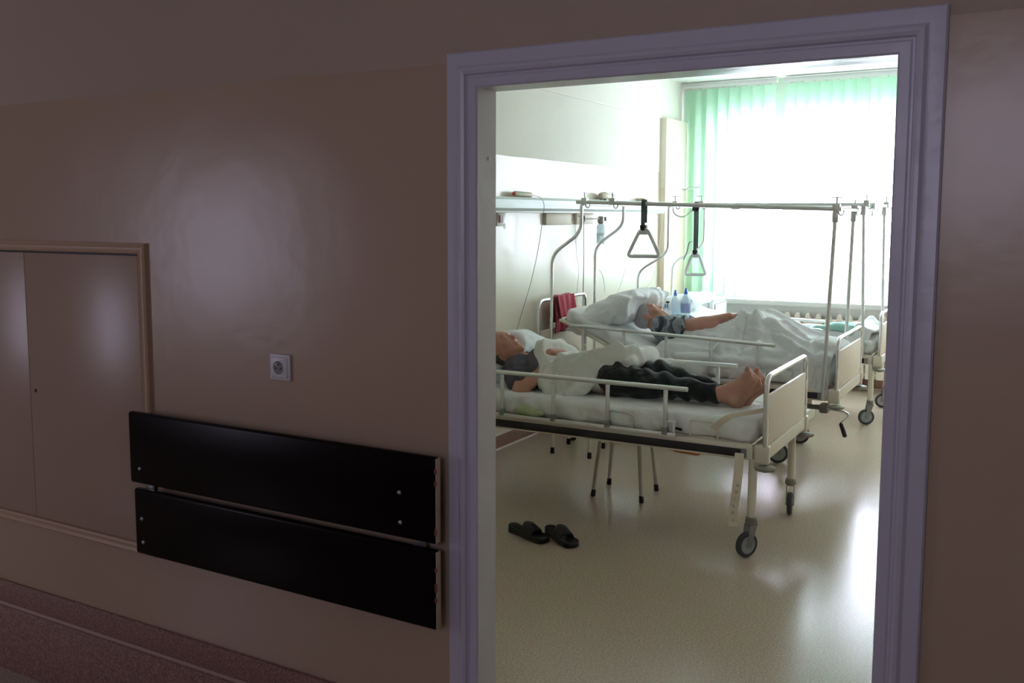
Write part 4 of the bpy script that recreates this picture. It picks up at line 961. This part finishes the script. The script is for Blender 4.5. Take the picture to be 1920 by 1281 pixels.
def hand(P, w, dirv, palmn, side, curl=.9, s=1.0):
    """palm plus five separate fingers; dirv points to the fingertips, palmn out of the back of the hand"""
    d = np.array(dirv, float); d /= np.linalg.norm(d); n = np.array(palmn, float); n = n - d * (n @ d); n /= np.linalg.norm(n); a = np.cross(d, n) * side; w = np.array(w, float)
    R = np.stack([a, d, n], 1)
    D = rbox(P, w + d * .045 * s, (.038 * s, .048 * s, .014 * s), .013 * s, R)
    for k, (o, L) in enumerate(((-.029, .062), (-.010, .074), (.010, .080), (.029, .072))):
        p = w + d * .088 * s + a * o * s; ang = 0.0; r = .0088
        for j, fr in enumerate((.45, .32, .23)):
            ang += curl * (.55 + .1 * j) ; v = d * math.cos(ang) - n * math.sin(ang); q = p + v * L * fr * s
            D = smin(D, cone(P, p, q, r * s, (r - .0009) * s), .004); p = q; r -= .0009
    p = w + d * .020 * s + a * .032 * s; v = d * .55 + a * .65 - n * .3; v /= np.linalg.norm(v); q = p + v * .042 * s; D = smin(D, cone(P, p, q, .012 * s, .010 * s), .008)
    v = d * .85 + a * .25 - n * .35; v /= np.linalg.norm(v); D = smin(D, cone(P, q, q + v * .028 * s, .010 * s, .008 * s), .004)
    return D
def foot(P, ank, heel, b1, b5, tdir, r=1.0):
    ank, heel, b1, b5, td = [np.array(v, np.float32) for v in (ank, heel, b1, b5, tdir)]; td /= np.linalg.norm(td)
    d = smin(ell(P, heel, (.032, .032, .036)), cone(P, ank, heel, .036, .030), .03)
    mid = (b1 + b5) / 2
    d = smin(d, cone(P, heel, b1, .029, .023), .025); d = smin(d, cone(P, heel, b5, .025, .017), .025); d = smin(d, cone(P, ank, b1, .036, .019), .035); d = smin(d, cone(P, heel * .4 + mid * .6, mid, .025, .020), .02)
    for k in range(5):
        t = k / 4; p = b1 * (1 - t) + b5 * t; L = (.040, .032, .029, .025, .020)[k]; rr = (.0145, .0098, .0094, .0088, .0082)[k]
        q = p + td * (L * .6 + .012); d = smin(d, cone(P, p + td * .004, q, rr * 1.05, rr), .007); d = smin(d, ell(P, q + td * .004, (rr * 1.08, rr * 1.08, rr * 1.05)), .005)
    return d

def sab(v): return np.sqrt(v * v + .02)
# ---- the man in grey on the near bed
p1 = thing('person', 'barefoot man in a grey T-shirt and black trousers lying on the near bed', 'person', (-2.2, 5.08, .69))
H1C = (-2.895, 5.075, .893); H1F = (.58, -.06, .81); H1U = (-.81, 0, .58)
def body1(P):
    d, q = headsdf(P, H1C, H1F, H1U, neck=(-2.765, 5.08, .80))
    d = smin(d, ell(P, (-2.60, 5.08, .785), (.21, .185, .105)), .04); d = smin(d, ell(P, (-2.38, 5.08, .765), (.2, .165, .095)), .05); d = smin(d, ell(P, (-2.17, 5.08, .765), (.15, .17, .09)), .05)
    d = smin(d, cone(P, (-2.740, 4.935, .765), (-2.632, 4.825, .690), .052, .044), .03)          # right upper arm
    d = smin(d, cone(P, (-2.632, 4.825, .690), (-2.535, 4.92, .800), .044, .037), .015); d = smin(d, cone(P, (-2.535, 4.92, .800), (-2.54, 5.01, .895), .036, .027), .012)
    d = smin(d, hand(P, (-2.54, 5.01, .900), (.75, .62, .02), (.0, -.1, 1), 1, .75), .012)
    d = smin(d, cone(P, (-2.745, 5.225, .775), (-2.60, 5.32, .74), .052, .043), .03); d = smin(d, cone(P, (-2.60, 5.32, .74), (-2.42, 5.22, .835), .040, .028), .012)
    d = smin(d, hand(P, (-2.42, 5.21, .84), (.3, -.95, .0), (0, 0, 1), -1, .5), .012)
    for hip, kn, an in (((-2.13, 5.0, .765), (-1.84, 4.96, .772), (-1.505, 4.985, .752)), ((-2.13, 5.17, .765), (-1.89, 5.14, .80), (-1.50, 5.10, .722))):
        d = smin(d, cone(P, hip, kn, .080, .052), .03); d = smin(d, cone(P, kn, an, .050, .033), .02)
    d = smin(d, foot(P, (-1.500, 4.985, .752), (-1.418, 4.99, .722), (-1.358, 4.965, .862), (-1.310, 5.020, .815), (.02, -.02, 1)), .012)
    d = smin(d, foot(P, (-1.495, 5.10, .722), (-1.400, 5.08, .718), (-1.345, 5.085, .845), (-1.292, 5.12, .785), (.08, 0, 1)), .012)
    return d
smesh('body', body1, (-3.02, 4.76, .66), (-1.22, 5.40, 1.02), .0052, M_skin, p1, smooth_iter=1)
def hair1(P):
    d, q = headsdf(P, H1C, H1F, H1U)
    s = ell(q, (0, -.018, .034), (.0785, .098, .088))
    s = smin(s, cone(q, (0, -.045, .0), (0, -.040, -.065), .058, .050), .02)
    cut = np.maximum(np.maximum(q[..., 1] + .012 - .35 * np.clip(q[..., 2], 0, 1), -(q[..., 2] + .088)), q[..., 2] - .072)
    return smax(s, cut, .006) - .0015 * wob(P, 220, 4)
smesh('hair', hair1, (-3.06, 4.96, .74), (-2.76, 5.2, 1.04), .004, M_hair, p1, smooth_iter=1)
def shirt1(P):
    d = ell(P, (-2.61, 5.08, .785), (.205, .198, .117)); d = smin(d, ell(P, (-2.42, 5.08, .765), (.16, .178, .108)), .05)
    d = smin(d, cone(P, (-2.76, 5.0, .80), (-2.76, 5.16, .80), .065, .065), .04)
    for s in (-1, 1): d = smin(d, cone(P, (-2.738, 5.08 + s * .145, .772), (-2.682, 5.08 + s * .205, .728), .071, .064), .03)
    d = smax(d, -cone(P, (-2.86, 5.08, .89), (-2.755, 5.08, .85), .075, .064), .012)
    d = smax(d, P[..., 0] + 2.30, .01)
    f = .010 * np.sin((P[..., 0] * 1.0 + P[..., 2] * .9 + P[..., 1] * .4) * 55 + 2 * np.sin(P[..., 1] * 12)) * np.clip((P[..., 0] + 2.85) * 6, .2, 1)
    return d - f - .006 * wob(P, 30, 5)
smesh('shirt', shirt1, (-2.90, 4.78, .64), (-2.26, 5.38, .95), .006, M_shirt, p1)
def trou(P):
    d = smax(ell(P, (-2.13, 5.08, .768), (.17, .182, .105)), -(P[..., 0] + 2.195), .01)
    for hip, kn, an in (((-2.10, 5.0, .77), (-1.84, 4.96, .775), (-1.53, 4.985, .755)), ((-2.10, 5.17, .77), (-1.89, 5.14, .805), (-1.53, 5.105, .726))):
        d = smin(d, cone(P, hip, kn, .098, .070), .03); d = smin(d, cone(P, kn, an, .070, .050), .02)
    d = smax(d, P[..., 0] + 1.522 + .25 * (P[..., 2] - .75), .006)
    f = .008 * np.sin((P[..., 0] + .55 * P[..., 1] + .3 * P[..., 2]) * 52 + 3.0 * np.sin(P[..., 2] * 21 + P[..., 0] * 9))
    return d - f - .006 * wob(P, 26, 9) - .008 * (.3 - sab(wob(P, 24, 15)))
smesh('trousers', trou, (-2.24, 4.84, .64), (-1.50, 5.32, .96), .006, M_trous, p1)
smesh('waistband', lambda P: smax(smax(ell(P, (-2.16, 5.08, .766), (.2, .178, .100)), -(P[..., 0] + 2.285), .005), P[..., 0] + 2.17, .005) - .003 * wob(P, 40, 3), (-2.32, 4.86, .64), (-2.14, 5.3, .9), .006, M_underw, p1)

# ---- the man in camouflage on the middle bed
p2 = thing('person', 'grey-haired man in a camouflage T-shirt lying back with one arm on his raised knee', 'person', (-2.2, 6.88, .69))
H2C = (-2.63, 6.87, .935); H2F = (.52, .22, .82); H2U = (-.84, 0, .52)
def body2(P):
    d, q = headsdf(P, H2C, H2F, H2U, neck=(-2.535, 6.88, .905))
    d = smin(d, ell(P, (-2.42, 6.88, .845), (.19, .18, .10)), .04); d = smin(d, ell(P, (-2.24, 6.88, .80), (.2, .16, .085)), .05); d = smin(d, ell(P, (-2.10, 6.88, .775), (.14, .16, .08)), .05)
    d = smin(d, cone(P, (-2.48, 6.765, .885), (-2.235, 6.715, .905), .056, .053), .03); d = smin(d, cone(P, (-2.235, 6.715, .905), (-2.0, 6.80, .978), .053, .030), .015)
    d = smin(d, ell(P, (-2.16, 6.74, .920), (.10, .044, .052)), .02)
    d = smin(d, hand(P, (-2.0, 6.80, .985), (.93, .2, .10), (-.2, 0, 1), 1, .6), .012)
    for y in (6.80, 6.97):
        d = smin(d, cone(P, (-2.10, y, .775), (-1.83, y, .925), .078, .052), .03); d = smin(d, cone(P, (-1.83, y, .925), (-1.46, y, .745), .050, .036), .015); d = smin(d, cone(P, (-1.46, y, .745), (-1.36, y, .80), .032, .024), .02)
    return d
smesh('body', body2, (-2.80, 6.62, .66), (-1.30, 7.12, 1.10), .0058, M_skin2, p2, smooth_iter=1)
def hair2(P):
    d, q = headsdf(P, H2C, H2F, H2U)
    s = ell(q, (0, -.018, .036), (.080, .100, .090))
    cut = np.maximum(q[..., 1] - .030 - .42 * np.clip(q[..., 2] - .0, -.06, 1), -(q[..., 2] + .05)); ear = ell(q, (-.08, .0, -.01), (.02, .03, .045))
    return smax(smax(s, cut, .006), -ear, .004) - .002 * wob(P, 200, 4)
smesh('hair', hair2, (-2.82, 6.74, .84), (-2.5, 7.0, 1.12), .0045, M_hairw, p2, smooth_iter=1)
def shirt2(P):
    d = ell(P, (-2.42, 6.88, .848), (.188, .195, .112)); d = smin(d, ell(P, (-2.33, 6.88, .80), (.15, .172, .11)), .05)
    d = smin(d, cone(P, (-2.505, 6.775, .885), (-2.33, 6.728, .900), .078, .074), .03); d = smin(d, cone(P, (-2.50, 6.99, .89), (-2.36, 7.05, .87), .066, .062), .03)
    d = smax(d, -cone(P, (-2.62, 6.88, .99), (-2.53, 6.88, .95), .07, .055), .012)
    d = smax(d, P[..., 0] + 2.298, .006)
    f = .011 * np.sin((P[..., 0] + .2 * P[..., 2]) * 95 + 2 * np.sin(P[..., 2] * 22)) * np.clip((P[..., 0] + 2.48) * 8, 0, 1)
    return d - f - .003 * wob(P, 30, 7)
smesh('shirt', shirt2, (-2.66, 6.62, .66), (-2.27, 7.14, 1.02), .006, M_camo, p2)

# ================================================================== PILLOWS AND DUVETS
def pillow(C, ang, a, b_, T, m, label, seed, dent=None, crease=.008):
    ca, sa = math.cos(ang), math.sin(ang); R = np.array([[ca, 0, sa], [0, 1, 0], [-sa, 0, ca]], np.float32)   # local x along the slope
    def f(P):
        q = (P - np.array(C, np.float32)) @ R; x, y, z = q[..., 0], q[..., 1], q[..., 2]
        ex = np.clip(1 - np.abs(x / a) ** 2.6, 0, 1); ey = np.clip(1 - np.abs(y / b_) ** 3.0, 0, 1)
        th = T * (ex * ey) ** .42 + .006
        d = (np.abs(z) - th) * .75; d = smax(d, np.maximum(np.abs(x) - a - .006, np.abs(y) - b_ - .006), .01)
        d = d - crease * np.sin((x * 1.2 + y * .7) * 28 + 3 * np.sin(y * 11 + seed)) * np.exp(-((np.abs(y / b_) - .7) / .4) ** 2) - .6 * crease * wob(P, 20, seed)
        if dent is not None: d = smax(d, -dent(P), .03)
        return d
    e = max(a, b_) + .06
    o = smesh('pillow', f, (C[0] - a - .06, C[1] - b_ - .05, C[2] - T - .14 - abs(sa) * a), (C[0] + a + .06, C[1] + b_ + .05, C[2] + T + .10 + abs(sa) * a), .009, m)
    return tag(o, label, 'pillow', 'white pillows on the beds')
pillow((-3.03, 5.13, .835), -.32, .25, .33, .115, M_pillow, 'white pillow propped under the head of the man in grey', 2, dent=lambda P: smin(cone(P, (H1C[0] + .01, H1C[1] + .02, H1C[2] + .01), (H1C[0] + .10, H1C[1] - .35, H1C[2] + .02), .098, .135), cone(P, (H1C[0], H1C[1], H1C[2]), (H1C[0] + .2, H1C[1] + .02, H1C[2] + .3), .10, .18), .03))
pillow((-2.885, 6.86, .970), -.44, .30, .355, .112, M_pillow, 'large puffy white pillow behind the grey-haired man', 4, dent=lambda P: smin(cone(P, (H2C[0] + .005, H2C[1] + .02, H2C[2] + .02), (H2C[0] + .08, H2C[1] - .35, H2C[2] + .09), .092, .12), cone(P, (H2C[0], H2C[1], H2C[2]), (H2C[0] + .3, H2C[1] + .02, H2C[2] + .25), .10, .20), .03), crease=.010)
pillow((-3.02, 8.62, .885), -.25, .25, .33, .075, M_pillow, 'flat white pillow at the head of the far bed', 6)

def poly2(P, pts):
    x, y = P[..., 0], P[..., 1]; d = np.full(x.shape, 1e9, np.float32); ins = np.zeros(x.shape, bool); n = len(pts)
    for i in range(n):
        ax, ay = pts[i]; bx, by = pts[(i + 1) % n]; ex, ey = bx - ax, by - ay; t = np.clip(((x - ax) * ex + (y - ay) * ey) / (ex * ex + ey * ey), 0, 1)
        d = np.minimum(d, (x - ax - t * ex) ** 2 + (y - ay - t * ey) ** 2)
        c = ((ay > y) != (by > y)); 
        if ey != 0: ins ^= c & (x < (bx - ax) * (y - ay) / ey + ax)
    d = np.sqrt(d); return np.where(ins, -d, d)
def ridge(P, a, b, w, h):
    x, y = P[..., 0], P[..., 1]; ex, ey = b[0] - a[0], b[1] - a[1]; t = np.clip(((x - a[0]) * ex + (y - a[1]) * ey) / (ex * ex + ey * ey), 0, 1)
    r2 = (x - a[0] - t * ex) ** 2 + (y - a[1] - t * ey) ** 2; return h * np.exp(-r2 / (w * w))
def slab(P, H, t, poly, edge=.02):
    h = float(P[1, 0, 0, 0] - P[0, 0, 0, 0]); H2 = H[:, :, 0]; gx, gy = np.gradient(H2, h); sl = 1 / np.sqrt(1 + gx ** 2 + gy ** 2)
    g = np.abs(P[..., 2] - H + t / 2) * sl[:, :, None] - t / 2
    return smax(g, poly2(P, poly), edge)
def lerpx(x, xs, zs): return np.interp(x, xs, zs).astype(np.float32)

def duvet1(P):
    x, y = P[..., 0], P[..., 1]
    top = lerpx(x, [-2.70, -2.63, -2.58, -2.53, -2.46, -2.38, -2.30, -2.20, -2.10, -2.02, -1.97], [.85, .945, .950,   .905, .874, .872, .880, .895, .930, .940, .905])
    yn_ = lerpx(x, [-2.6, -2.5, -2.3, -2.15, -1.95], [4.93, 4.86, 4.85, 4.93, 5.02])
    near = lerpx(x, [-2.6, -2.5, -2.3, -2.15, -1.95], [.80, .69, .69, .77, .88])
    near = near + .03 * np.exp(-((x + 2.50) / .06) ** 2)
    s = np.clip((y - yn_ + .035) / .15, 0, 1); s = s * s * (3 - 2 * s) * .55 + s * .45
    H = near + (top - near) * s
    H = H - .20 * np.clip((y - 5.22) / .2, 0, 1) ** 1.5
    for a, b, w, h in (((-2.63, 4.95), (-2.50, 5.25), .030, .022), ((-2.50, 4.83), (-2.42, 5.05), .022, .030), ((-2.40, 4.86), (-2.12, 5.02), .022, .028), ((-2.34, 4.82), (-2.02, 5.0), .020, .016), ((-2.45, 4.92), (-2.28, 5.12), .030, .026),
                       ((-2.30, 4.98), (-2.05, 5.10), .028, .024), ((-2.47, 4.85), (-2.47, 5.02), .016, -.026), ((-2.37, 4.90), (-2.20, 5.04), .016, -.022), ((-2.20, 4.95), (-2.0, 5.06), .016, -.014)):
        H = H + ridge(P, a, b, w, h)
    for a, b, w, h in (((-2.46, 4.84), (-2.10, 5.04), .020, .030), ((-2.43, 4.82), (-2.12, 4.97), .018, -.022), ((-2.54, 4.88), (-2.46, 5.12), .020, .026), ((-2.38, 4.95), (-2.16, 5.10), .020, .026), ((-2.30, 4.88), (-2.07, 5.0), .018, .024), ((-2.22, 5.02), (-2.06, 5.14), .022, -.022)): H = H + ridge(P, a, b, w, h)
    H = H + .008 * wob(P, 24, 3) + .014 * (.3 - sab(wob(P, 15, 11)))
    pl = [(-2.60, 4.93), (-2.545, 4.86), (-2.47, 4.805), (-2.33, 4.80), (-2.24, 4.855), (-2.17, 4.93), (-2.09, 5.0), (-1.98, 5.08), (-1.98, 5.30), (-2.05, 5.44), (-2.6, 5.44), (-2.69, 5.25), (-2.67, 5.05)]
    d = slab(P, H, .050, pl, .03)
    d = smin(d, cone(P, (-2.035, 5.01, .875), (-2.025, 5.30, .890), .042, .050), .025)      # the rolled end over the knees
    d = d - .010 * (.3 - sab(wob(P, 20, 31))) - .003 * wob(P, 50, 32)
    d = smax(d, -ell(P, (-2.505, 5.01, .965), (.065, .12, .083)), .02)
    return d
o = smesh('duvet', duvet1, (-2.76, 4.74, .64), (-1.84, 5.5, 1.04), .0075, M_duvet)
tag(o, 'bunched white duvet folded across the stomach of the man in grey', 'duvet', 'white duvets on the beds')

def duvet2(P):
    x, y = P[..., 0], P[..., 1]
    prof = lerpx(x, [-2.35, -2.28, -2.15, -2.02, -1.93, -1.87, -1.80, -1.73, -1.66, -1.58, -1.48, -1.38, -1.30, -1.24], [.86, .865, .87, .905, .950, 1.000, 1.015, 1.00, .965, .92, .87, .84, .83, .79])
    flat = lerpx(x, [-2.5, -2.3, -1.9, -1.6, -1.3], [.690, .715, .745, .745, .76])
    c = 6.90; hw = lerpx(x, [-2.3, -1.9, -1.75, -1.4, -1.25], [.16, .13, .14, .22, .26])
    r = np.clip((np.abs(y - c) - hw) / .24, 0, 1); s = 1 - r * r * (3 - 2 * r)
    H = flat + (prof - flat) * s
    H = H - np.interp(x, [-1.75, -1.45], [.05, .15]) * np.clip((6.535 - y) / .06, 0, 1) ** 1.6 - .12 * np.clip((y - 7.24) / .06, 0, 1)
    for a, b, w, h in (((-1.90, 6.76), (-2.00, 6.50), .026, .055), ((-1.78, 6.74), (-1.70, 6.50), .030, .055), ((-1.86, 6.72), (-1.84, 6.48), .022, -.045), ((-2.28, 6.70), (-1.95, 6.62), .030, .036), ((-2.42, 6.60), (-2.0, 6.53), .034, .036),
                       ((-2.15, 6.72), (-1.92, 6.78), .022, .028), ((-2.36, 6.55), (-2.05, 6.50), .02, -.02), ((-1.95, 6.58), (-1.55, 6.52), .028, .034), ((-1.70, 6.72), (-1.42, 6.62), .026, .036), ((-1.62, 6.84), (-1.36, 6.72), .026, .034),
                       ((-1.58, 6.62), (-1.35, 6.50), .024, .040), ((-1.66, 6.64), (-1.50, 6.54), .018, -.026), ((-1.44, 6.68), (-1.34, 6.55), .02, -.02), ((-1.35, 6.60), (-1.28, 6.85), .030, .036), ((-1.76, 6.95), (-1.40, 7.05), .03, .03)):
        H = H + ridge(P, a, b, w, h)
    nz = np.clip((6.86 - y) / .1, 0, 1); H = H + .008 * wob(P, 20, 8) + .004 * wob(P, 46, 2) + .035 * nz * (.25 - sab(wob(P, 14, 21))) + .016 * nz * (.25 - sab(wob(P, 30, 4)))
    pl = [(-2.50, 6.56), (-2.44, 6.50), (-2.2, 6.488), (-1.6, 6.485), (-1.30, 6.478), (-1.235, 6.52), (-1.235, 7.26), (-1.35, 7.30), (-2.20, 7.30), (-2.31, 7.20), (-2.32, 6.95), (-2.30, 6.82), (-2.31, 6.70), (-2.42, 6.66)]
    d = slab(P, H, .034, pl, .022)
    d = smin(d, cone(P, (-2.52, 6.585, .705), (-2.20, 6.555, .720), .030, .034), .03)
    d = smin(d, cone(P, (-2.28, 6.50, .705), (-1.50, 6.490, .700), .034, .030), .02)
    d = smin(d, ell(P, (-1.32, 6.70, .835), (.09, .13, .045)), .04)
    d = d - .016 * (.3 - sab(wob(P, 17, 31))) - .004 * wob(P, 50, 32)
    return d
o = smesh('duvet', duvet2, (-2.60, 6.42, .56), (-1.18, 7.38, 1.10), .0085, M_sheet2)
tag(o, 'rumpled white duvet peaking over the raised knees on the middle bed', 'duvet', 'white duvets on the beds')
# sheet corner hanging down beside the foot of the middle bed
def drape(u, v):
    x = -1.47 + .225 * v; z = .735 - .19 * u * (1 - .12 * np.sin(v * 5)); y = 6.468 - .012 * np.sin(u * 2.5) + .010 * np.sin(v * 21 + u * 2) * u
    return np.stack([x + .01 * np.sin(u * 3), y, z], -1)
o = grid_mesh('hanging_sheet', drape, 24, 40, M_sheet2, thick=.004)
tag(o, 'white sheet corner hanging over the side at the foot of the middle bed', 'sheet')

def duvet3(P):
    x, y = P[..., 0], P[..., 1]
    H = lerpx(x, [-2.9, -2.6, -2.3, -1.9, -1.6, -1.4, -1.25], [.83, .775, .74, .73, .74, .77, .77]) - .035 * np.clip((y - 8.45) / .5, 0, 1) + .016 * wob(P, 11, 5) + .008 * wob(P, 30, 6)
    for a, b, w, h in (((-1.9, 8.35), (-1.5, 8.75), .05, .04), ((-1.7, 8.9), (-1.3, 8.75), .05, .04), ((-1.36, 8.32), (-1.34, 8.8), .045, .05), ((-2.1, 8.5), (-1.8, 8.3), .04, .03)): H = H + ridge(P, a, b, w, h)
    H = H - .12 * np.clip((8.30 - y) / .05, 0, 1)
    pl = [(-2.55, 8.30), (-1.30, 8.25), (-1.235, 8.32), (-1.235, 9.02), (-1.4, 9.05), (-2.5, 9.05), (-2.62, 8.7)]
    return slab(P, H, .035, pl, .02)
o = smesh('duvet', duvet3, (-2.70, 8.18, .60), (-1.18, 9.12, .98), .011, M_sheet2)
tag(o, 'white duvet spread flat over the far bed beside the radiator', 'duvet', 'white duvets on the beds')
def gcloth(P):
    x, y = P[..., 0], P[..., 1]
    H = .775 + .035 * np.exp(-((x + 1.50) / .14) ** 2) + .006 * wob(P, 24, 2) + .004 * np.sin(x * 40 + y * 25)
    pl = [(-1.74, 8.30), (-1.42, 8.26), (-1.29, 8.30), (-1.32, 8.42), (-1.48, 8.50), (-1.62, 8.42)]
    return slab(P, H - .10 * np.clip((8.30 - y) / .06, 0, 1), .022, pl, .015)
o = smesh('green_cloth', gcloth, (-1.84, 8.18, .62), (-1.22, 8.62, .92), .008, M_green)
tag(o, 'mint green cloth lying at the foot end of the far bed', 'cloth')
